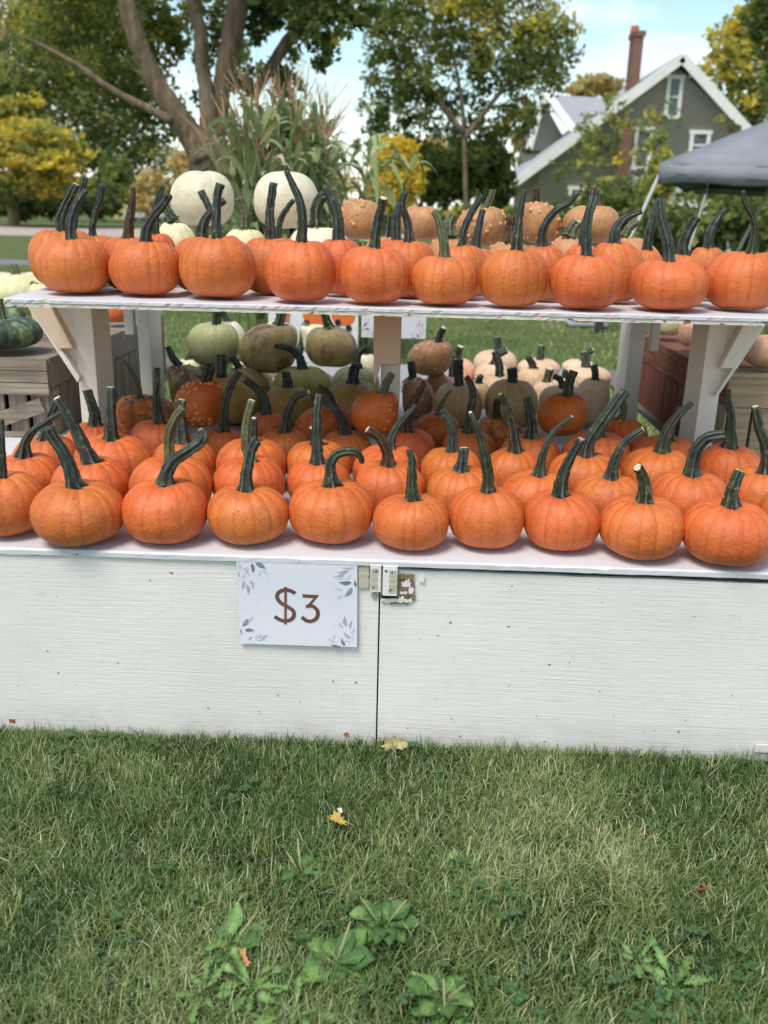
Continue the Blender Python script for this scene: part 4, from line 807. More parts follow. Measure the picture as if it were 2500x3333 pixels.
# ------------------------------------------------------------------ ground
def ground_mat(name, stops, sc=3.0, fine=60, bmp=.6):
    m, t, b = material(name, .9, .1); v = coords(t, (1, 1, 1), False); f = noise(t, v, sc, 8, .65); g = noise(t, v, fine, 4, .7)
    mx_ = nn(t, 'ShaderNodeMix', {0: .45, 2: f, 3: g}).outputs[0]
    t.links.new(ramp(t, mx_, stops), b.inputs['Base Color']); bump(t, b, g, bmp, .02); return m
LAWN = ground_mat('lawn_ground', [(.3, (.055, .078, .024)), (.5, (.10, .135, .045)), (.7, (.17, .19, .075))], 1.3, 30)
sg = MB(); sg.add([(-2.6, .3, .003), (2.6, .3, .003), (2.6, 1.93, .003), (-2.6, 1.93, .003)], [(0, 1, 2, 3)]); sg.build('soil', ground_mat('dark_soil_and_thatch', [(.35, (.016, .020, .008)), (.6, (.05, .055, .022)), (.75, (.13, .11, .06))], 8, 120, .8), kind='structure')
g = MB(); g.add([(-400, -60, 0), (400, -60, 0), (400, 600, 0), (-400, 600, 0)], [(0, 1, 2, 3)]); g.build('ground', LAWN, kind='structure')
def strip(name, pts, mat, z):
    m_ = MB(); m_.add([(x, y, z) for x, y in pts], [tuple(range(len(pts)))]); m_.build(name, mat, kind='structure')
DRIVE = ground_mat('pale_drive', [(.3, (.36, .29, .26)), (.7, (.50, .42, .38))], 2, 40, .2); PATH = ground_mat('grey_path', [(.3, (.16, .15, .15)), (.7, (.25, .24, .24))], 2, 40, .2)
def gz(x, y): return atz(x*S, y*S, 0)
p0, p1 = gz(-300, 508), gz(-300, 488); q0_, q1_ = gz(430, 516), gz(430, 496)
strip('driveway', [(p0[0]-20, p0[1]), (q0_[0]+5, q0_[1]+1), (q1_[0]+20, q1_[1]+2), (p1[0]-60, p1[1])], DRIVE, .004)
p0, p1 = gz(-100, 575), gz(-100, 563); q0_, q1_ = gz(150, 573), gz(150, 562)
strip('path', [(p0[0]-6, p0[1]), (q0_[0]+2, q0_[1]), (q1_[0]+2, q1_[1]), (p1[0]-6, p1[1])], PATH, .004)

# near lawn: single blades, all of them bent, some dry
GR, tg, bgm = material('grass_blades', .42, .5)
ga = attr(tg, 'tint'); gc = ramp(tg, ga, [(0, (.032, .078, .018)), (.25, (.075, .150, .035)), (.55, (.18, .28, .078)), (.78, (.36, .42, .17)), (1, (.75, .68, .46))])
tg.links.new(gc, bgm.inputs['Base Color'])
tr = nn(tg, 'ShaderNodeBsdfTranslucent'); tg.links.new(gc, tr.inputs['Color']); ms = nn(tg, 'ShaderNodeMixShader', {0: .3}); tg.links.new(bgm.outputs[0], ms.inputs[1]); tg.links.new(tr.outputs[0], ms.inputs[2])
tg.links.new(ms.outputs[0], tg.nodes['Material Output'].inputs[0])
def vnoise(x, y, s, seed):
    r = np.random.default_rng(seed); g_ = r.random((64, 64)); X_ = x*s+100; Y_ = y*s+100; i = np.floor(X_).astype(int); j = np.floor(Y_).astype(int); u = X_-i; v = Y_-j
    u = u*u*(3-2*u); v = v*v*(3-2*v); G_ = lambda a, b: g_[a % 64, b % 64]
    return (G_(i, j)*(1-u)+G_(i+1, j)*u)*(1-v)+(G_(i, j+1)*(1-u)+G_(i+1, j+1)*u)*v
def blades(xy, ln, wd, lean, tint, seed, zlift=0, droop=.5):
    r = np.random.default_rng(seed); n = len(xy); az = r.uniform(0, 2*PI, n); wa = az+PI/2+r.normal(0, .4, n)
    lv = 4; t = np.array([0, .35, .7, 1.0]); V = np.zeros((n, 7, 3))
    for k in range(lv):
        tt = t[k]; h = ln*(np.sin(np.clip(lean, .02, 1.55)))**0*tt*np.cos(lean*(.4+droop*tt)); d = ln*tt*np.sin(lean*(.4+droop*tt))
        c = np.stack([xy[:, 0]+d*np.cos(az), xy[:, 1]+d*np.sin(az), np.maximum(.001, h)+zlift], 1)
        hw = wd*(1-.85*tt**1.6)/2; o = np.stack([hw*np.cos(wa), hw*np.sin(wa), np.zeros(n)], 1)
        if k < 3: V[:, 2*k] = c-o; V[:, 2*k+1] = c+o
        else: V[:, 6] = c
    b_ = (np.arange(n)*7)[:, None]
    F = np.concatenate([b_+np.array([0, 1, 3]), b_+np.array([0, 3, 2]), b_+np.array([2, 3, 5]), b_+np.array([2, 5, 4]), b_+np.array([4, 5, 6])])
    T_ = np.repeat(tint, 7); return V.reshape(-1, 3), F, T_
VV = []; FF = []; TT = []; off = 0
def addb(b):
    global off
    VV.append(b[0]); FF.append(b[1]+off); TT.append(b[2]); off += len(b[0])
r = np.random.default_rng(11)
n = 175000; xy = np.stack([r.uniform(-1.15, 1.15, n), r.uniform(.88, 1.90, n)], 1)
big = vnoise(xy[:, 0], xy[:, 1], 3.2, 1); mid = vnoise(xy[:, 0], xy[:, 1], 11, 2); dens = vnoise(xy[:, 0], xy[:, 1], 8, 3)
keep = r.random(n) < .35+.8*dens; xy = xy[keep]; big = big[keep]; mid = mid[keep]; n = len(xy)
near = np.clip((xy[:, 1]-1.45)/.45, 0, 1)
tint = np.clip(.12+.36*(1-big)+.32*mid+r.normal(0, .17, n)-.12*near, 0, 1); dry = r.random(n) < .08+.30*np.clip(.9-1.5*big, 0, 1)*(1-near); tint[dry] = r.uniform(.72, 1, dry.sum())
ln = r.uniform(.020, .048, n)*(.8+.5*mid); lean = np.clip(r.normal(.95, .38, n), .1, 1.45)
addb(blades(xy, ln, r.uniform(.0016, .0034, n), lean, tint, 12))
n = 17000; xy = np.stack([r.uniform(-1.15, 1.15, n), r.uniform(.88, 1.89, n)], 1); pr = vnoise(xy[:, 0], xy[:, 1], 6, 9); xy = xy[r.random(n) < .25+.75*pr]; n = len(xy)
addb(blades(xy, r.uniform(.02, .05, n), r.uniform(.0009, .0018, n), np.clip(r.normal(1.4, .15, n), .9, 1.56), r.uniform(.6, 1, n), 13, .006, .1))
n = 80000; xy = np.stack([r.uniform(-2.6, 2.6, n), r.uniform(.3, 1.89, n)], 1); xy = xy[(np.abs(xy[:, 0]) > 1.1) | (xy[:, 1] < .9)]; n = len(xy); m3 = vnoise(xy[:, 0], xy[:, 1], 3.2, 1)
addb(blades(xy, r.uniform(.022, .055, n), r.uniform(.003, .006, n), np.clip(r.normal(.95, .38, n), .1, 1.45), np.clip(.22+.36*(1-m3)+r.normal(0, .17, n), 0, 1), 16))
n = 1500; xy = np.stack([r.uniform(-1.2, 1.2, n), r.uniform(1.80, 1.897, n)], 1)   # taller fringe at the panels
addb(blades(xy, r.uniform(.03, .06, n), r.uniform(.0015, .003, n), np.clip(r.normal(.6, .35, n), .05, 1.2), np.clip(r.normal(.3, .15, n), 0, 1), 14))
link('grass', mesh_np(np.concatenate(VV), np.concatenate(FF), False, {'tint': np.concatenate(TT)}), GR, kind='stuff', label='short mown grass with dry blades before the table', category='grass')
VV = []; FF = []; TT = []; off = 0
n = 46000; yy = 5.1+13*r.random(n)**1.6; xy = np.stack([r.uniform(-.55, .5, n)*yy*1.05, yy], 1); m1 = vnoise(xy[:, 0], xy[:, 1], 1.2, 4)
addb(blades(xy, r.uniform(.04, .08, n), r.uniform(.006, .011, n), np.clip(r.normal(.7, .35, n), .1, 1.4), np.clip(.38+.3*m1+r.normal(0, .17, n), 0, .95), 15))
link('grass', mesh_np(np.concatenate(VV), np.concatenate(FF), False, {'tint': np.concatenate(TT)}), GR, kind='stuff', label='green lawn behind the display table', category='grass')

# weeds
def leafmat(name, a, b_, rough=.45):
    m, t, b = material(name, rough, .4); v = coords(t); c = ramp(t, noise(t, v, 25, 4), [(.3, a), (.7, b_)]); c = mixc(t, attr(t, 'vein'), c, tuple(min(1, x*1.6) for x in b_)); t.links.new(c, b.inputs['Base Color'])
    tr = nn(t, 'ShaderNodeBsdfTranslucent'); t.links.new(c, tr.inputs['Color']); ms = nn(t, 'ShaderNodeMixShader', {0: .25}); t.links.new(b.outputs[0], ms.inputs[1]); t.links.new(tr.outputs[0], ms.inputs[2]); t.links.new(ms.outputs[0], t.nodes['Material Output'].inputs[0])
    bump(t, b, noise(t, v, 60), .3, .002); return m
PLM = [leafmat('plantain_leaf', (.035, .09, .022), (.075, .16, .045)), leafmat('plantain_leaf_light', (.08, .17, .035), (.15, .27, .075))]
DLM = leafmat('dandelion_leaf', (.07, .16, .035), (.14, .25, .07)); CLM = leafmat('clover_leaf', (.05, .12, .035), (.10, .19, .07))
def broad_leaf(L_, W_, az, up, curve, seed, lobes=0):
    r = random.Random(seed); n = 28 if lobes else 14; V = []; F = []; G_ = []
    for i in range(n+1):
        t = i/n; w_ = W_*.5*(max(0, math.sin(PI*min(1, max(0, (t-.16)/.84))**.85)) if t > .16 else .10)
        w_ = max(w_, W_*.05*(1-t))
        if lobes and t > .15: w_ = W_*.5*(.35+.65*t)*(.42+.58*(((t*lobes*1.6) % 1)**1.3))*(1 if t < .86 else (1-t)/.14)
        x = L_*t; z = L_*(math.sin(up)*t-curve*t*t)+.006; rr = x*math.cos(up)
        wob = .004*math.sin(9*t+seed)
        for k, e in ((-1, .10), (0, 0), (1, .10)):
            V.append((rr*math.cos(az)-k*w_*math.sin(az), rr*math.sin(az)+k*w_*math.cos(az), max(.006, z+abs(k)*w_*.28+wob*k))); G_.append(1 if k == 0 else 0)
    F = [(i*3+k, i*3+k+1, i*3+k+4, i*3+k+3) for i in range(n) for k in range(2)]
    return mesh(V, F, True, {'vein': G_})
SPK = plain('seed_spike', (.34, .33, .16), .8, .2, .2, 90, .2)
def plantain(x, y, s, nl, seed, label, spikes=2):
    r = random.Random(seed); p = gz(x, y); o = empty('plantain_weed', (p[0], p[1], .004), label=label, category='weed', group='broad-leaved weeds in the grass')
    a0 = r.uniform(0, 6); nl = int(nl*1.7)
    for i in range(nl):
        az = a0+i*2.4+r.uniform(-.3, .3); L_ = s*r.uniform(.6, 1.1); up = r.uniform(.12, .6)
        link('leaf', broad_leaf(L_*.85, L_*r.uniform(.32, .5), az, up, r.uniform(.1, .5), seed*31+i), PLM[i % 2], o)
    for i in range(spikes):
        az = r.uniform(0, 6); L_ = s*r.uniform(.8, 1.2); m_ = MB(); m_.tube([(L_*.5*t*math.cos(az), L_*.5*t*math.sin(az), L_*.8*t) for t in (0, .3, .6, 1)], [.001, .0012, .0026, .0016], 6); m_.build('seed_spike', SPK, o)
for a in [(500, 2048, .085, 11, 1, 'large plantain rosette, leftmost of the four in the grass'), (722, 2095, .10, 13, 2, 'largest plantain rosette with upright pale leaves, near the middle'),
          (828, 2010, .085, 13, 3, 'dense plantain rosette just right of and behind the largest one'), (955, 2170, .085, 9, 4, 'plantain rosette near the bottom edge with a pale eaten leaf'),
          (650, 1893, .065, 6, 5, 'small plantain clump with two bright leaves, left of the middle'), (1005, 1880, .06, 7, 6, 'small plantain clump right of the middle, halfway down the grass'),
          (962, 2208, .07, 5, 8, 'plantain leaves cut off by the bottom picture edge')]: plantain(*a)
def dandelion(x, y, s, nl, seed, label):
    r = random.Random(seed); p = gz(x, y); o = empty('dandelion_weed', (p[0], p[1], .010), label=label, category='weed', group='jagged-leaved weeds in the grass')
    for i in range(nl):
        az = i*2*PI/nl+r.uniform(-.4, .4); L_ = s*r.uniform(.7, 1.15)
        link('leaf', broad_leaf(L_, L_*.34, az, r.uniform(.15, .6), r.uniform(.1, .35), seed*17+i, lobes=4), DLM, o)
for a in [(545, 2150, .07, 10, 1, 'light green jagged dandelion weed below the left plantain'), (440, 2165, .065, 8, 2, 'jagged dandelion leaves left of the lighter one'),
          (640, 2205, .08, 7, 3, 'jagged dandelion leaves at the bottom edge, left of the middle'), (1375, 2090, .07, 6, 4, 'jagged dandelion weed right of the middle, near the bottom'), (1455, 2150, .08, 8, 5, 'spreading dandelion weed at the lower right'),
          (330, 2120, .05, 5, 7, 'small jagged weed at the lower left')]: dandelion(*a)
mbc = MB(); G_ = []
def clover(cx, cy, s, rr):
    az0 = rr.uniform(0, 6); zc = rr.uniform(.02, .035)
    for k in range(3):
        a = az0+k*2*PI/3; ux, uy = math.cos(a), math.sin(a); c = (cx+ux*s*.55, cy+uy*s*.55)
        vs = [(c[0], c[1], zc)]+[(c[0]+s*.5*math.cos(t), c[1]+s*.5*math.sin(t), zc+.002) for t in np.linspace(0, 2*PI, 9)[:-1]]
        mbc.add(vs, [(0, 1+i, 1+(i+1) % 8) for i in range(8)])
rr = random.Random(4)
for (x, y, n_, sp_) in [(150, 1640, 12, .05), (250, 1590, 7, .05), (330, 1630, 6, .05), (480, 1730, 4, .03), (560, 1730, 3, .03), (880, 1600, 5, .04), (920, 1690, 4, .03), (1090, 2200, 10, .05), (1340, 2190, 12, .06), (1440, 2200, 16, .07), (1030, 1950, 10, .05), (1640, 1570+60, 5, .04), (250, 2060, 8, .05), (850, 2180, 10, .05), (1560, 2080, 8, .05), (60, 1960, 6, .05), (700, 1980, 5, .04), (380, 1900, 5, .05)]:
    p = gz(x, y)
    for _ in range(n_): clover(p[0]+rr.gauss(0, sp_*.8), min(1.87, p[1]+rr.gauss(0, sp_*.8)), rr.uniform(.008, .013), rr)
oc = mbc.build('clover_patches', CLM, kind='stuff', label='small clover leaves scattered in the grass', category='clover')
def fallen(x, y, size, cols, label, seed, Z=.03, stand=None, curl=.5):
    r = random.Random(seed); m, t, b = material('fallen_leaf', .7, .2); v = coords(t); t.links.new(ramp(t, noise(t, v, 30, 4), [(.4, cols[0]), (.6, cols[1])]), b.inputs['Base Color'])
    n = 20; V = [(0, 0, 0)]
    for i in range(n):
        a = i*2*PI/n; k = size*(.62+.38*abs(math.cos(a*1.5+.4)))*(1.0 if i % 2 else .72)*r.uniform(.8, 1.15); V.append((k*math.cos(a)*1.15, k*math.sin(a)*.6, curl*k*k/size*abs(math.sin(a))*1.3+r.uniform(0, .005)))
    o = link('fallen_leaf', mesh(V, [(0, 1+i, 1+(i+1) % n) for i in range(n)], True), m, label=label, category='leaf')
    p = atz(x*S, y*S, Z); o.location = p; o.rotation_euler = stand or (.35, .2, r.uniform(0, 6))
    if stand: o.location = (p[0], min(p[1], 1.875), p[2])
fallen(728, 1772, .024, ((.50, .38, .05), (.42, .26, .10)), 'yellow and tan fallen leaf lying on the grass', 1)
fallen(851, 1598, .036, ((.42, .36, .16), (.52, .46, .24)), 'dry pale brown leaf propped against the table foot', 2, .03, (1.15, 0, .1), .3)
fallen(522, 2072, .022, ((.42, .20, .10), (.5, .28, .14)), 'tan orange leaf scrap beside the left plantain', 3)
fallen(1518, 1925, .007, ((.42, .04, .02), (.5, .08, .04)), 'tiny red leaf scrap in the right grass', 4)
fallen(735, 1752, .009, ((.8, .8, .78), (.85, .85, .82)), 'small white scrap just above the yellow leaf', 5)
fallen(1300, 700, .09, ((.5, .42, .15), (.5, .42, .15)), 'fallen leaf far back on the lawn under the shelf', 6) if False else None

# ------------------------------------------------------------------ trees and other foliage
def foliage_mat(name, stops, trans=.5):
    m, t, b = material(name, .6, .25); c = ramp(t, attr(t, 'tint'), stops); t.links.new(c, b.inputs['Base Color'])
    tr = nn(t, 'ShaderNodeBsdfTranslucent'); t.links.new(c, tr.inputs['Color']); ms = nn(t, 'ShaderNodeMixShader', {0: trans}); t.links.new(b.outputs[0], ms.inputs[1]); t.links.new(tr.outputs[0], ms.inputs[2]); t.links.new(ms.outputs[0], t.nodes['Material Output'].inputs[0]); return m
FOL = foliage_mat('foliage', [(0, (.040, .068, .022)), (.22, (.09, .13, .04)), (.45, (.20, .25, .075)), (.7, (.36, .37, .10)), (1, (.80, .62, .08))])
FOLP = foliage_mat('pale_autumn_foliage', [(0, (.30, .24, .08)), (1, (.65, .52, .22))])
BARK, tb_, bb_ = material('bark', .85, .15); vb = coords(tb_, (1, 1, .25)); fb = noise(tb_, vb, 9, 8, .7); tb_.links.new(ramp(tb_, fb, [(.3, (.07, .052, .034)), (.52, (.18, .135, .09)), (.72, (.34, .27, .18))]), bb_.inputs['Base Color']); bump(tb_, bb_, fb, 1, .05)
def leaves(clumps, size, seed, sub=10, dens=1.0):
    """clumps: (cx,cy,rx,ry in picture units, distance, count, tint); leaves gather round many small sub-clusters"""
    r = np.random.default_rng(seed); C_ = []; T_ = []
    for (cx, cy, rx, ry, Y, cnt, ti) in clumps:
        c = atd(cx, cy, Y); k = Y/FPX*S*1.04; R_ = np.array([rx*k, max(rx, ry)*k*.8, ry*k]); cnt = int(cnt*dens); m = max(4, cnt//sub)
        d = r.normal(size=(m, 3)); d /= np.linalg.norm(d, axis=1)[:, None]; sc_ = c+d*R_*(r.random(m)**.45)[:, None]
        st = ti+.18+r.normal(0, .16, m)+.05*d[:, 2]; ix = r.integers(0, m, cnt)  # tint rises toward each clump's top: light put into the leaf colour
        P_ = sc_[ix]+r.normal(0, 1, (cnt, 3))*R_*.13; C_.append(P_); T_.append(st[ix]+r.normal(0, .06, cnt))
    C_ = np.concatenate(C_); T_ = np.clip(np.concatenate(T_), 0, 1); n = len(C_)
    C_[:, 2] = np.maximum(C_[:, 2], size)
    u = r.normal(size=(n, 3)); u /= np.linalg.norm(u, axis=1)[:, None]; v = np.cross(u, r.normal(size=(n, 3))); v /= np.linalg.norm(v, axis=1)[:, None]
    s = (size*r.uniform(.6, 1.3, n))[:, None]; V = np.stack([C_-u*s, C_+v*s*.5, C_+u*s, C_-v*s*.5], 1).reshape(-1, 3)
    return mesh_np(V, np.arange(4*n).reshape(-1, 4), False, {'tint': np.repeat(T_, 4)})
def tree(name, label, category, base, trunks, clumps, size, seed, mat=None, group=None, sub=10, partname='crown', dens=1.0):
    """trunks: (part name, distance, [(x, y, width)...]) in picture units, turned into tapered limbs at that distance"""
    o = empty(name, base, label=label, category=category)
    if group: o['group'] = group
    for nm, Y, pts in trunks:
        P_ = [atd(x, y, Y) for x, y, _ in pts]; rad = [w_*S*Y/FPX*.5*1.0 for *_, w_ in pts]
        n_ = 6*len(pts); path = crom(P_, n_); rd = np.interp(np.linspace(0, 1, n_), np.linspace(0, 1, len(rad)), rad); rs = np.random.default_rng(seed); k = rs.normal(0, .05, (n_, 14))
        V, F = sweep(path, rd, 14, True, lambda i, th: 1+k[i]); put(o, link(nm, mesh(V, F, True), BARK))
    if clumps: put(o, link(partname, leaves(clumps, size, seed, sub, dens), mat or FOL))
    return o
def gb(x, Y): p = atd(x, 470, Y); return (p[0], Y, 0)
Y = 12
tree('maple_tree', 'big maple with three thick limbs forking above the left white pumpkin', 'tree', gb(455, Y),
     [('trunk', Y, [(452, 640, 120), (450, 480, 92), (449, 380, 78), (447, 300, 84)]),
      ('limb', Y-.1, [(445, 345, 62), (415, 296, 52), (384, 252, 47), (347, 197, 42), (320, 146, 39), (296, 85, 37), (277, 17, 36), (262, -50, 34)]),
      ('limb', Y, [(450, 345, 46), (452, 272, 38), (446, 204, 31), (437, 136, 28), (434, 68, 27), (420, 20, 26), (424, -50, 24)]),
      ('limb', Y+.1, [(456, 345, 46), (471, 272, 38), (476, 204, 36), (490, 136, 38), (510, 34, 42), (518, -50, 40)]),
      ('limb', Y-.2, [(372, 262, 20), (323, 235, 16), (272, 211, 15), (221, 180, 14), (170, 143, 12), (102, 105, 9), (50, 80, 6)]),
      ('limb', Y+.6, [(545, 210, 18), (618, 95, 24), (680, 30, 28), (740, -40, 30)])],
     [(200, 40, 120, 60, 13, 3200, .30), (330, 60, 70, 90, 13.5, 2600, .28), (250, 170, 100, 70, 14, 3200, .26), (400, 40, 50, 60, 13.5, 1200, .25), (330, 250, 70, 60, 14.5, 1800, .22),
      (470, 60, 40, 110, 13.5, 1700, .24), (560, 30, 60, 50, 13, 1800, .22), (530, 150, 40, 70, 14, 900, .24), (690, 60, 60, 60, 12, 1700, .2), (620, 160, 45, 50, 13, 900, .22), (640, 20, 90, 30, 12.5, 1600, .18), (420, 150, 22, 60, 14, 500, .26), (70, 130, 90, 60, 13, 1600, .33), (760, 20, 60, 30, 12, 900, .2), (700, 110, 30, 36, 12, 500, .2), (300, -130, 160, 90, 12.5, 2600, .3), (540, -120, 160, 90, 12, 2600, .28), (760, -90, 110, 80, 12, 1500, .26), (420, -260, 220, 110, 12, 3000, .34), (680, -240, 160, 100, 12, 2000, .32), (120, -60, 120, 70, 12.5, 3000, .32)], .055, 21, dens=.48, sub=20)
Y = 62
tree('pine_tree', 'pine with drooping branches tinted a sunlit yellow-green at the left edge', 'tree', gb(10, Y),
     [('trunk', Y, [(30, 492, 24), (30, 450, 24), (28, 330, 26), (20, 200, 18), (10, 60, 10)])],
     [(20, 230, 70, 30, 60, 900, .55), (60, 290, 90, 26, 59, 1300, .66), (10, 330, 110, 26, 58, 1500, .68), (90, 350, 80, 22, 58.6, 1300, .64), (60, 390, 110, 24, 60, 1300, .40), (140, 330, 60, 26, 60, 900, .62), (20, 180, 60, 26, 61, 700, .5), (40, 430, 120, 22, 63, 1200, .18), (120, 400, 70, 22, 60, 700, .72), (10, 270, 90, 40, 64, 1200, .2)], .26, 22, dens=.9, sub=14)  # sunlight and shade put into leaf colour: yellow clumps lit, low ones dark
tree('oak_tree', 'tall yellow-green tree filling the upper left corner', 'tree', gb(-60, 90), [('trunk', 90, [(-60, 480, 30), (-50, 300, 24), (0, 60, 14)])],
     [(60, 40, 140, 80, 86, 5200, .62), (180, 110, 120, 80, 87, 4200, .5), (60, 180, 130, 70, 88, 4200, .38), (210, 240, 120, 90, 88, 5200, .28), (290, 330, 90, 60, 89, 2600, .25), (200, 10, 90, 50, 86, 2400, .66), (150, 330, 110, 60, 89, 2800, .3), (80, -90, 170, 90, 87, 3600, .6)], .26, 23, dens=.85, sub=18)
tree('dark_shrub', 'dark green shrub under the pine at the left', 'shrub', gb(90, 66), [], [(120, 440, 110, 26, 66, 1300, .22), (30, 450, 60, 22, 66, 600, .25), (215, 425, 60, 36, 68, 1200, .2), (250, 390, 40, 50, 70, 900, .2)], .3, 24, partname='foliage')
Y = 28
tree('linden_tree', 'large dark green tree with sky gaps in the middle of the background', 'tree', gb(1000, Y), [('trunk', Y, [(1010, 540, 11), (1005, 380, 10), (1000, 240, 8), (980, 120, 5)]), ('limb', Y, [(1003, 300, 12), (1080, 200, 9), (1150, 110, 6)]), ('limb', Y, [(1002, 290, 12), (920, 180, 9), (870, 90, 6)])],
     [(850, 60, 70, 60, 28, 2400, .32), (960, 30, 110, 50, 28, 3600, .48), (1090, 60, 110, 80, 28, 4600, .46), (860, 160, 60, 60, 28, 2200, .28), (960, 120, 80, 50, 29, 2200, .34), (840, 240, 55, 55, 28, 1900, .24), (900, 200, 60, 60, 28, 1500, .28), (1155, 140, 75, 62, 28, 3000, .36), (1180, 90, 60, 60, 28, 1700, .4), (1080, 170, 70, 60, 29, 1300, .28), (980, 210, 70, 50, 29, 1000, .28), (1120, 240, 60, 50, 28, 1100, .26), (930, 280, 70, 40, 29, 1000, .26), (1120, 250, 40, 40, 28, 600, .3), (1030, 290, 60, 30, 29, 900, .26), (880, 310, 60, 40, 29, 900, .26), (980, 340, 70, 30, 29, 1100, .24), (1100, 310, 60, 36, 29, 1000, .26), (800, 330, 40, 40, 29, 500, .3), (820, 20, 60, 40, 28, 1200, .3), (980, -70, 150, 70, 28, 3600, .5), (1110, -30, 90, 60, 28, 1600, .45)], .095, 25, sub=24, dens=.46)
tree('dark_shrub', 'dark rounded evergreen bush left of the house', 'shrub', gb(1020, 31), [], [(1000, 370, 90, 50, 31, 3600, .2), (1050, 350, 50, 40, 31, 1600, .2), (950, 400, 60, 40, 31, 1600, .22), (1070, 410, 40, 30, 32, 900, .2)], .14, 26, partname='foliage')
tree('yellow_tree', 'small bright yellow autumn tree beside the corn stalks', 'tree', gb(855, 27), [('trunk', 27, [(855, 540, 10), (853, 400, 8)])], [(852, 345, 42, 36, 27, 2200, 1.0), (868, 385, 46, 36, 27, 2200, .97), (835, 400, 40, 40, 27, 1800, .95), (845, 430, 50, 40, 27, 1500, .9), (870, 330, 26, 30, 27, 700, 1.0)], .10, 27, dens=1.3, sub=18)
tree('yellow_tree', 'low pale yellow tree far off behind the maple trunk', 'tree', gb(390, 60), [], [(330, 420, 40, 40, 60, 900, .6), (400, 370, 30, 40, 60, 800, .6), (500, 400, 40, 40, 60, 900, .6), (700, 400, 60, 30, 60, 900, .5)], .3, 28, FOLP)
tree('yellow_tree', 'pale cream treetop far off beside the brick chimney', 'tree', gb(1290, 75), [], [(1280, 180, 36, 18, 75, 500, .6), (1250, 200, 30, 16, 75, 300, .5), (1320, 190, 30, 20, 75, 400, .5), (1140, 300, 30, 30, 75, 350, .5), (930, 320, 50, 20, 75, 400, .7), (1030, 330, 60, 18, 75, 400, .8)], .32, 29, FOLP)
tree('ash_tree', 'yellow-green tree behind the gable at the right', 'tree', gb(1620, 55), [('trunk', 55, [(1630, 480, 14), (1620, 200, 10), (1600, 90, 6)])], [(1580, 110, 60, 50, 55, 2200, .66), (1620, 180, 60, 60, 55, 2400, .5), (1600, 60, 40, 30, 55, 900, .7), (1640, 240, 40, 40, 55, 1000, .4)], .24, 30, dens=.4)
tree('ash_tree', 'dark leafy branch hanging in the upper right corner', 'tree', gb(1760, 18), [('trunk', 18, [(1790, 620, 70), (1780, 300, 60), (1720, -40, 40)]), ('limb', 18, [(1775, 260, 26), (1700, 120, 16), (1650, 60, 8)])], [(1650, 40, 40, 40, 18, 1500, .25), (1690, 120, 50, 90, 18, 2200, .22), (1700, 10, 80, 40, 18, 1800, .3)], .09, 31, dens=.4)
tree('vine', 'green creeper and shrubs climbing over the grey house wall', 'vine', gb(1300, 42), [], [(1290, 305, 60, 40, 43, 2600, .40), (1320, 240, 60, 40, 43.5, 1400, .42), (1250, 365, 55, 45, 42, 2000, .36), (1420, 280, 40, 70, 43, 1300, .38), (1400, 340, 60, 50, 42, 1700, .4), (1480, 380, 60, 40, 42, 1200, .34), (1290, 400, 60, 30, 42, 1000, .3), (1570, 270, 30, 30, 43.5, 500, .4), (1400, 230, 40, 30, 43.6, 500, .42)], .16, 32, partname='foliage', dens=.09, sub=10)
tree('hedge', 'dark green hedge and shrubs before the house', 'hedge', gb(1400, 26), [], [(1170, 465, 60, 26, 27, 1400, .22), (1330, 450, 90, 50, 26, 3600, .2), (1480, 500, 90, 50, 24, 3600, .17), (1620, 480, 90, 60, 24, 3600, .2), (1420, 420, 40, 40, 27, 900, .36), (1560, 420, 90, 16, 26, 900, .34)], .13, 33, partname='foliage', dens=.5)
tree('grass_plume', 'tall green ornamental grass left of the grey canopy', 'plant', gb(1430, 20), [], [(1430, 380, 24, 50, 20, 700, .5), (1410, 430, 30, 50, 20, 700, .4)], .09, 35, partname='foliage')
rt_ = np.random.default_rng(5)
cl = []
for i in range(46):
    x = -350+i*55; cl.append((x, 432+rt_.uniform(-6, 8)+x*.0285, 50, rt_.uniform(10, 26), 210+rt_.uniform(-20, 20), 260, rt_.uniform(.2, .8)))
link('distant_trees', leaves(cl, 1.2, 40), FOL, kind='stuff', label='low band of distant trees along the horizon', category='trees')

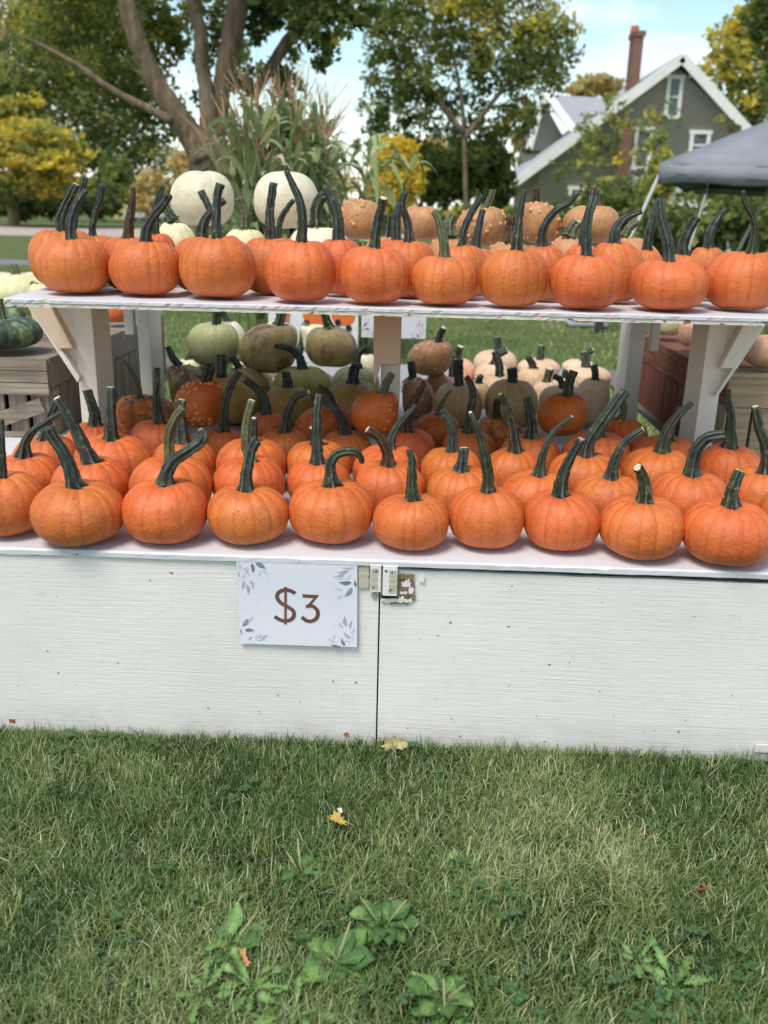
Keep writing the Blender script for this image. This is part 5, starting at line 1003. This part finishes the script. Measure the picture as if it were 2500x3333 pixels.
# corn shock
cn = empty('corn_shock', gb(618, 7.6), label='tall bundle of green corn stalks with brown tassels, behind the white pumpkins', category='corn stalks')
CST = foliage_mat('corn_leaves', [(0, (.10, .15, .05)), (.45, (.27, .34, .14)), (.8, (.48, .52, .32)), (1, (.55, .47, .30))], .25)
rc = np.random.default_rng(8); mbs = MB(); Vs = []; Fs = []; Ts = []; o_ = 0; Vt = []; Ft = []; Tt = []; ot = 0
base = np.array(gb(618, 7.6)); f_ = 7.6/FPX*S
for i in range(95):
    tx = rc.uniform(-125, 95); b0 = base+np.array([rc.normal(0, .16), rc.normal(0, .14), 0]); top = base+np.array([tx*f_+rc.normal(0, .05), rc.normal(0, .25), rc.uniform(1.55, 2.15)-abs(tx)*.0012])
    mid_ = (b0+top)/2+np.array([0, 0, .1]); P_ = crom([b0, mid_*.5+b0*.5, mid_, top], 10); mbs.tube(P_, np.linspace(.012, .005, 10), 5)
    T3 = (top-P_[-2]); T3 /= np.linalg.norm(T3)
    for k in range(5):   # tassel
        d = T3+rc.normal(0, .22, 3); d /= np.linalg.norm(d); L_ = rc.uniform(.18, .36); w_ = np.cross(d, rc.normal(size=3)); w_ /= np.linalg.norm(w_); w_ *= .007
        Vt += [top-w_, top+w_, top+d*L_+w_*.4+np.array([0, 0, -.03]), top+d*L_-w_*.4+np.array([0, 0, -.03])]; Ft.append((ot, ot+1, ot+2, ot+3)); ot += 4
    for k in range(19):   # long arching leaves
        s0 = P_[rc.integers(3, 9)]; az = rc.uniform(0, 2*PI); L_ = rc.uniform(.4, .85); up = rc.uniform(.9, 1.45); ti = np.clip(rc.normal(.58, .2), 0, 1); hw = rc.uniform(.018, .036); n_ = 7; q = []
        for j in range(n_):
            t = j/(n_-1); rr_ = L_*t*math.cos(up)*1.0; z = L_*(math.sin(up)*t*1.3-.85*t*t); c = s0+np.array([rr_*math.cos(az), rr_*math.sin(az), z]); w_ = hw*math.sin(PI*min(.98, .15+.85*t))*np.array([-math.sin(az), math.cos(az), .35]); q += [c-w_, c+w_]
        Vs += q; Fs += [(o_+2*j, o_+2*j+1, o_+2*j+3, o_+2*j+2) for j in range(n_-1)]; Ts += [ti]*len(q); o_ += len(q)
put(cn, mbs.build('stalks', plain('corn_stalk', (.16, .19, .07), .6, .3), smooth=True, kind='stuff'))
put(cn, link('leaves', mesh_np(Vs, Fs, False, {'tint': Ts}), CST, kind='stuff'))
put(cn, link('tassels', mesh_np(Vt, Ft, False), plain('corn_tassel', (.42, .27, .16), .8, .2, .35, 9, 0), kind='stuff'))
cn2 = empty('corn_stalks', gb(745, 8.6), label='lower green corn leaves right of the tall corn bundle', category='corn stalks')
Vs = []; Fs = []; Ts = []; o_ = 0; mbs = MB(); base = np.array(gb(735, 8.6))
for i in range(26):
    b0 = base+np.array([rc.normal(0, .25), rc.normal(0, .2), 0]); top = b0+np.array([rc.normal(0, .15), 0, rc.uniform(1.2, 1.85)]); P_ = crom([b0, (b0+top)/2, top], 6); mbs.tube(P_, np.linspace(.012, .004, 6), 5)
    for k in range(9):
        s0 = P_[rc.integers(1, 6)]; az = rc.uniform(0, 2*PI); L_ = rc.uniform(.4, .8); up = rc.uniform(.5, 1.2); ti = np.clip(rc.normal(.5, .2), 0, 1); hw = rc.uniform(.016, .03); q = []
        for j in range(7):
            t = j/6; c = s0+np.array([L_*t*math.cos(up)*math.cos(az), L_*t*math.cos(up)*math.sin(az), L_*(math.sin(up)*t*1.2-1.1*t*t)]); w_ = hw*math.sin(PI*min(.98, .15+.85*t))*np.array([-math.sin(az), math.cos(az), .35]); q += [c-w_, c+w_]
        Vs += q; Fs += [(o_+2*j, o_+2*j+1, o_+2*j+3, o_+2*j+2) for j in range(6)]; Ts += [ti]*len(q); o_ += len(q)
put(cn2, mbs.build('stalks', plain('corn_stalk_low', (.16, .19, .07), .6, .3), smooth=True, kind='stuff')); put(cn2, link('leaves', mesh_np(Vs, Fs, False, {'tint': Ts}), CST, kind='stuff'))

# ------------------------------------------------------------------ grey house
HY = 45.
ho = empty('grey_house', (atd(1450, 470, HY)[0], HY+5, 0), label='grey clapboard house with white gable trim and brick chimney', category='house')
SID, ts_, bs_ = material('grey_clapboard', .7, .2); vs_ = coords(ts_, (1, 1, 1), False); wv_ = nn(ts_, 'ShaderNodeTexWave', {'Vector': vs_, 'Scale': 1.55, 'Distortion': 0}, wave_type='BANDS', bands_direction='Z', wave_profile='SAW').outputs['Fac']
ts_.links.new(mixc(ts_, nn(ts_, 'ShaderNodeMapRange', {'Value': noise(ts_, vs_, 1.5), 'To Max': .4}).outputs[0], (.40, .37, .32), (.33, .31, .275)), bs_.inputs['Base Color']); bump(ts_, bs_, wv_, 1, .16)
ROOF = ground_mat('grey_shingles', [(.3, (.30, .31, .34)), (.7, (.42, .43, .47))], 3, 14, .5); TRIM = plain('white_trim', (.74, .74, .70), .6, .3, .06, 2, 0)
BRK, tk, bk = material('chimney_brick', .85, .15); br = nn(tk, 'ShaderNodeTexBrick', {'Vector': coords(tk, (1, 1, 1), False), 'Scale': 4.6, 'Color1': (.21, .082, .055, 1), 'Color2': (.13, .055, .04, 1), 'Mortar': (.33, .27, .22, 1), 'Mortar Size': .02})
mpb = [n_ for n_ in tk.nodes if n_.type == 'MAPPING'][0]; mpb.inputs['Rotation'].default_value = (PI/2, 0, 0); tk.links.new(br.outputs['Color'], bk.inputs['Base Color'])
GLS, tgz, bgz = material('window_glass', .12, .6); bgz.inputs['Base Color'].default_value = (.07, .085, .09, 1)
def H2(x, y, Y=HY): p = atd(x, y, Y); return (p[0], p[2])
apex = H2(1475, 122); le = H2(1108, 395); re = H2(1700, 372)
base_z = 0.
m_ = MB(); sl_ = .55
lw = (le[0]+1.3, le[1]+.9); rw = (re[0]-1., re[1]+1.0)
m_.prism([(lw[0], 0), (rw[0], 0), rw, (apex[0], apex[1]-.35), lw], HY+.6, HY+12); put(ho, m_.build('wall', SID))
def roof_slab(a, b, nm='roof'):
    a = Vector((a[0], 0, a[1])); b = Vector((b[0], 0, b[1])); m_ = MB(); n_ = Vector((-(b-a).z, 0, (b-a).x)).normalized(); n_ = n_ if n_.z > 0 else -n_
    p = [a, b, b+n_*.16, a+n_*.16]; m_.prism([(q.x, q.z) for q in p], HY+.08, HY+12.6); return put(ho, m_.build(nm, ROOF))
roof_slab(le, apex); roof_slab(apex, re)
def rake(a, b, wd=.42):
    a = Vector((a[0], 0, a[1])); b = Vector((b[0], 0, b[1])); d = (b-a).normalized(); n_ = Vector((-d.z, 0, d.x)); n_ = n_ if n_.z > 0 else -n_
    p = [a+n_*.17, b+n_*.17, b-n_*(wd-.17), a-n_*(wd-.17)]; m_ = MB(); m_.prism([(q.x, q.z) for q in p], HY-.06, HY+.07); put(ho, m_.build('rake_board', TRIM))
rake(le, apex); rake(apex, re)
def window(x0, x1, y0, y1, Y=HY+.6, rows=2):
    a = atd(x0, y1, Y); b = atd(x1, y0, Y); t = .17; X0, X1, Z0, Z1 = a[0], b[0], a[2], b[2]
    fr = MB(); fr.box(X0, X0+t, Y-.09, Y-.002, Z0+t, Z1-t); fr.box(X1-t, X1, Y-.09, Y-.002, Z0+t, Z1-t); fr.box(X0-.06, X1+.06, Y-.1, Y-.002, Z1-t, Z1); fr.box(X0-.06, X1+.06, Y-.12, Y-.002, Z0, Z0+t); fr.box(X0+t, X1-t, Y-.07, Y-.002, (Z0+Z1)/2-.04, (Z0+Z1)/2+.04)
    wn = put(ho, fr.build('window', TRIM)); g_ = MB(); g_.box(X0+t, X1-t, Y-.03, Y-.004, Z0+t, Z1-t); g_.build('pane', GLS, wn)
window(1432, 1478, 162, 256); window(1484, 1536, 282, 345); window(1362, 1412, 275, 368); window(1348, 1395, 415, 475); window(1482, 1540, 438, 492); window(1225, 1292, 403, 450); window(1425, 1470, 440, 480)
for xa, xb in ((1455, 1447), (1490, 1500)):
    a = H2(xa+4, 128); b = H2(xb-4, 165); m_ = MB(); m_.beam((a[0], HY+.2, a[1]), (b[0], HY+.3, b[1]), .14, .12); put(ho, m_.build('gable_bracket', TRIM))
a = atd(1362, 444, HY-1.4); b = atd(1640, 426, HY-1.4); m_ = MB(); m_.box(a[0], b[0], HY-1.5, HY-1.3, a[2], b[2]); put(ho, m_.build('porch_beam', TRIM))
m_ = MB(); m_.hexa([(a[0], HY-1.6, b[2]+.01), (b[0], HY-1.6, b[2]+.01), (b[0], HY+.58, b[2]+.8), (a[0], HY+.58, b[2]+.8), (a[0], HY-1.6, b[2]+.1), (b[0], HY-1.6, b[2]+.1), (b[0], HY+.58, b[2]+.92), (a[0], HY+.58, b[2]+.92)]); put(ho, m_.build('porch_roof', ROOF))
for x in (1474, 1528, 1590):
    a = atd(x, 440, HY-1.4); m_ = MB(); m_.box(a[0]-.14, a[0]+.14, HY-1.49, HY-1.31, 0, a[2]+.05); put(ho, m_.build('porch_column', TRIM))
a = atd(1345, 300, HY+3); b = atd(1386, 82, HY+3); m_ = MB(); m_.box(a[0], b[0], HY+2.5, HY+3.6, a[2], b[2]); put(ho, m_.build('chimney', BRK))
m_ = MB(); m_.box(a[0]-.07, b[0]+.07, HY+2.43, HY+3.67, b[2], b[2]+.22); put(ho, m_.build('chimney_cap', BRK))
c = (a[0]+b[0])/2-.15; m_ = MB(); m_.tube([(c, HY+3, b[2]+.2), (c, HY+3, b[2]+.5)], [.22, .19], 12); put(ho, m_.build('chimney_pot', plain('terracotta', (.45, .13, .06), .8, .2)))
a = atd(1325, 410, HY+.5); b = atd(1366, 262, HY+.5); m_ = MB(); m_.box(a[0], b[0], HY+.1, HY+.595, 0, b[2]); put(ho, m_.build('chimney_breast', BRK))
# rear wing
WY = 52.
wa, wb, wc, wd_ = H2(1176, 203, WY), H2(1312, 207, WY), H2(1330, 310, WY), H2(1225, 300, WY)
m_ = MB(); m_.add([(wa[0], WY, wa[1]), (wb[0]+3, WY+2, wb[1]), (wc[0]+3, WY-1, wc[1]), (wd_[0], WY-3, wd_[1]), (wa[0], WY+.2, wa[1]-.2), (wb[0]+3, WY+2.2, wb[1]-.2), (wc[0]+3, WY-.8, wc[1]-.2), (wd_[0], WY-2.8, wd_[1]-.2)], [(0, 3, 2, 1), (4, 5, 6, 7), (0, 1, 5, 4), (1, 2, 6, 5), (2, 3, 7, 6), (3, 0, 4, 7)]); put(ho, m_.build('wing_roof', ROOF))
we = H2(1140, 330, WY); m_ = MB(); m_.prism([(we[0]+.3, 0), (wb[0]+2, 0), (wb[0]+2, wd_[1]), (wd_[0], wd_[1]-.1), (wa[0], wa[1]-.3), (we[0]+.3, we[1])], WY+.3, WY+8); put(ho, m_.build('wing_wall', SID))
for a, b in ((wa, we), (wa, (wd_[0], wd_[1]))):
    m_ = MB(); m_.beam((a[0], WY-.02 if b is we else WY-.6, a[1]), (b[0], WY-.02 if b is we else WY-3, b[1]), .35, .14); put(ho, m_.build('rake_board', TRIM))

# far yellow house, parked car, small yellow shed
fh = empty('yellow_house', gb(335, 160), label='pale yellow house far off, seen left of the maple trunk', category='house')
YEL = plain('yellow_siding', (.62, .50, .22), .7, .2, .08, 1, 0); fy = 160
a = H2(440, 520, fy); b = H2(500, 420, fy); t_ = H2(462, 394, fy)
a = H2(438-140, 480, fy); b = H2(495-140+30, 425, fy); t_ = H2(462-132, 392, fy)
m_ = MB(); m_.prism([(a[0], 0), (b[0], 0), (b[0], b[1]), (t_[0], t_[1]), (a[0], b[1])], fy, fy+9); put(fh, m_.build('wall', YEL))
m_ = MB(); m_.beam((a[0]-.4, fy+4.4, b[1]-.1), (t_[0], fy+4.4, t_[1]+.12), 9.8, .2, (-1, 0, 1)); put(fh, m_.build('roof', ROOF))
m_ = MB(); m_.beam((t_[0], fy+4.4, t_[1]+.12), (b[0]+.4, fy+4.4, b[1]-.1), 9.8, .2, (1, 0, 1)); put(fh, m_.build('roof', ROOF))
m_ = MB(); wx = (a[0]+b[0])/2; m_.box(wx-.5, wx+.5, fy-.05, fy-.002, 1.2, 2.6); put(fh, m_.build('window', GLS))
sx_ = empty('yellow_shed', gb(255, 130), label='low pale yellow shed far off at the left', category='shed'); a = H2(242, 470, 130); b = H2(270, 442, 130)
m_ = MB(); m_.box(a[0], b[0]+.4, 130, 134, 0, b[1]+.3); put(sx_, m_.build('wall', YEL)); m_ = MB(); m_.box(a[0]-.2, b[0]+.6, 129.8, 134.2, b[1]+.302, b[1]+.5); put(sx_, m_.build('roof', ROOF))
def car(x, Y, col, label, az=0.):
    c = empty('parked_car', gb(x, Y), label=label, category='car', group='cars parked beyond the lawn')
    prof = [(-2.2, .35), (2.2, .35), (2.25, .75), (1.5, .95), (.9, 1.42), (-.9, 1.45), (-1.6, .98), (-2.25, .85)]
    m_ = MB(); m_.prism(prof, -.85, .85); m_.build('body', plain('car_paint', col, .3, .5, .03, 1, 0), c, bevel=.06)
    m_ = MB(); m_.prism([(-1.4, .98), (1.3, .98), (.85, 1.36), (-.85, 1.38)], -.87, .87); m_.build('side_window', GLS, c)
    for s_ in (-1.4, 1.4):
        m_ = MB(); m_.tube([(s_, -.88, .33), (s_, .88, .33)], .33, 18); m_.build('wheel', plain('tyre', (.02, .02, .02), .8, .2, .1, 8, 0), c)
car(312, 105, (.55, .56, .58), 'silver car parked far off behind the dark upright stems'); car(338, 110, (.07, .075, .085), 'dark car parked beside the silver one, left of the white pumpkin')

# grey canopy tent
ct = empty('canopy_tent', gb(1600, 13), label='grey fabric canopy tent at the right edge before the house', category='tent')
CAN, tcn, bcn = material('grey_canopy_fabric', .65, .3); vcn = coords(tcn, (1, 1, 1), False); fcn = noise(tcn, vcn, 2.2, 3); tcn.links.new(ramp(tcn, fcn, [(.3, (.19, .205, .235)), (.7, (.25, .27, .30))]), bcn.inputs['Base Color']); bump(tcn, bcn, noise(tcn, vcn, 3.5, 4), .6, .05)
POLE = plain('white_pole', (.62, .63, .62), .4, .5, .05, 6, 0)
Yc = 11.; e0 = atd(1425, 352, Yc); e1 = atd(1425, 397, Yc); cw = 4.4; zt_, zb_ = e0[2], e1[2]; rot = math.radians(-24)
cor = [(0, 0), (cw, 0), (cw, cw), (0, cw)]
def cr_(x, y): return (e0[0]+x*math.cos(rot)-y*math.sin(rot)+0.0, Yc+x*math.sin(rot)+y*math.cos(rot))
cs_ = [cr_(*c) for c in cor]; cc_ = cr_(cw/2, cw/2); zp = atd(1770, 190, Yc+cw/2+.3)[2]
for i in range(4):
    a, b = cs_[i], cs_[(i+1) % 4]; n_ = 8; V = []; F = []
    for u in range(n_+1):
        for v in range(n_+1):
            t = u/n_; s_ = v/n_; x = (a[0]*(1-t)+b[0]*t)*(1-s_)+cc_[0]*s_; y = (a[1]*(1-t)+b[1]*t)*(1-s_)+cc_[1]*s_; V.append((x, y, zt_+(zp-zt_)*s_-.10*math.sin(PI*s_)*math.sin(PI*t)-.05*math.sin(PI*t)*(1-s_)))
    F = [(u*(n_+1)+v, (u+1)*(n_+1)+v, (u+1)*(n_+1)+v+1, u*(n_+1)+v+1) for u in range(n_) for v in range(n_)]
    o = put(ct, link('roof_panel', mesh(V, F, True), CAN)); md = o.modifiers.new('solid', 'SOLIDIFY'); md.thickness = .004
    V = []; F = []
    for u in range(17):
        t = u/16; x = a[0]*(1-t)+b[0]*t; y = a[1]*(1-t)+b[1]*t; w_ = .012*math.sin(u*1.9); V += [(x, y+w_, zt_-.05*math.sin(PI*t)-.001), (x, y+w_*2, zb_+.02*math.sin(u*1.3))]
    F = [(2*u, 2*u+2, 2*u+3, 2*u+1) for u in range(16)]; o = put(ct, link('valance', mesh(V, F, True), CAN)); md = o.modifiers.new('solid', 'SOLIDIFY'); md.thickness = .004
    m_ = MB(); m_.tube([(a[0]*.99+cc_[0]*.01, a[1]*.99+cc_[1]*.01, zb_+.12), ((a[0]+b[0])/2, (a[1]+b[1])/2, zb_-.02), (b[0]*.99+cc_[0]*.01, b[1]*.99+cc_[1]*.01, zb_+.12)], .014, 6); put(ct, m_.build('truss_bar', plain('dark_bar', (.05, .055, .06), .5, .4, .1, 5, 0)))
for i, (a, dx) in enumerate(zip(cs_, (-.62, -.5, .4, -.3))):
    m_ = MB(); m_.tube([(a[0]+.02, a[1]+.03, zb_+.1), (a[0]+dx, a[1]+.05, 0)], .02, 8); put(ct, m_.build('leg', POLE))
a = atd(1659, 415, 13.5); b = atd(1570, 590, 13.5); m_ = MB(); m_.tube([a+(a-b)*.35, b+(b-a)*0, (b[0]-.3, b[1], 0)], .022, 8); put(ct, m_.build('guy_pole', POLE))

# unclear red and grey object built as a box, beside a dark stand, far on the lawn
rd = empty('red_box', (*atz(1907, 1064, 0)[:2], 0), label='small red box with grey base far off on the lawn, under the shelf', category='box')
RED = plain('red_plastic', (.55, .02, .03), .4, .4, .05, 3, 0); GRY = plain('grey_plastic', (.3, .32, .36), .5, .4, .05, 3, 0); DKP = plain('dark_post', (.04, .045, .05), .6, .3, .05, 3, 0)
m_ = MB(); m_.box(-.16, .16, -.14, .14, .07, .42); m_.build('box', RED, rd, bevel=.02); m_ = MB(); m_.box(-.24, .24, -.17, .17, .015, .068); m_.build('base', GRY, rd, bevel=.02); m_ = MB(); m_.tube([(-.15, 0, .42), (-.13, 0, .52), (.13, 0, .52), (.15, 0, .42)], .012, 8); m_.build('handle', GRY, rd)
p = atz(1948, 1082, 0); dp = empty('stand', (p[0], p[1], 0), label='dark slim post standing on the lawn beside the red box', category='post')
m_ = MB(); m_.box(-.045, .045, -.045, .045, .02, 1.0); m_.build('post', DKP, dp, bevel=.01); m_ = MB(); m_.box(-.09, .09, -.09, .09, 0, .019); m_.build('foot_plate', DKP, dp)
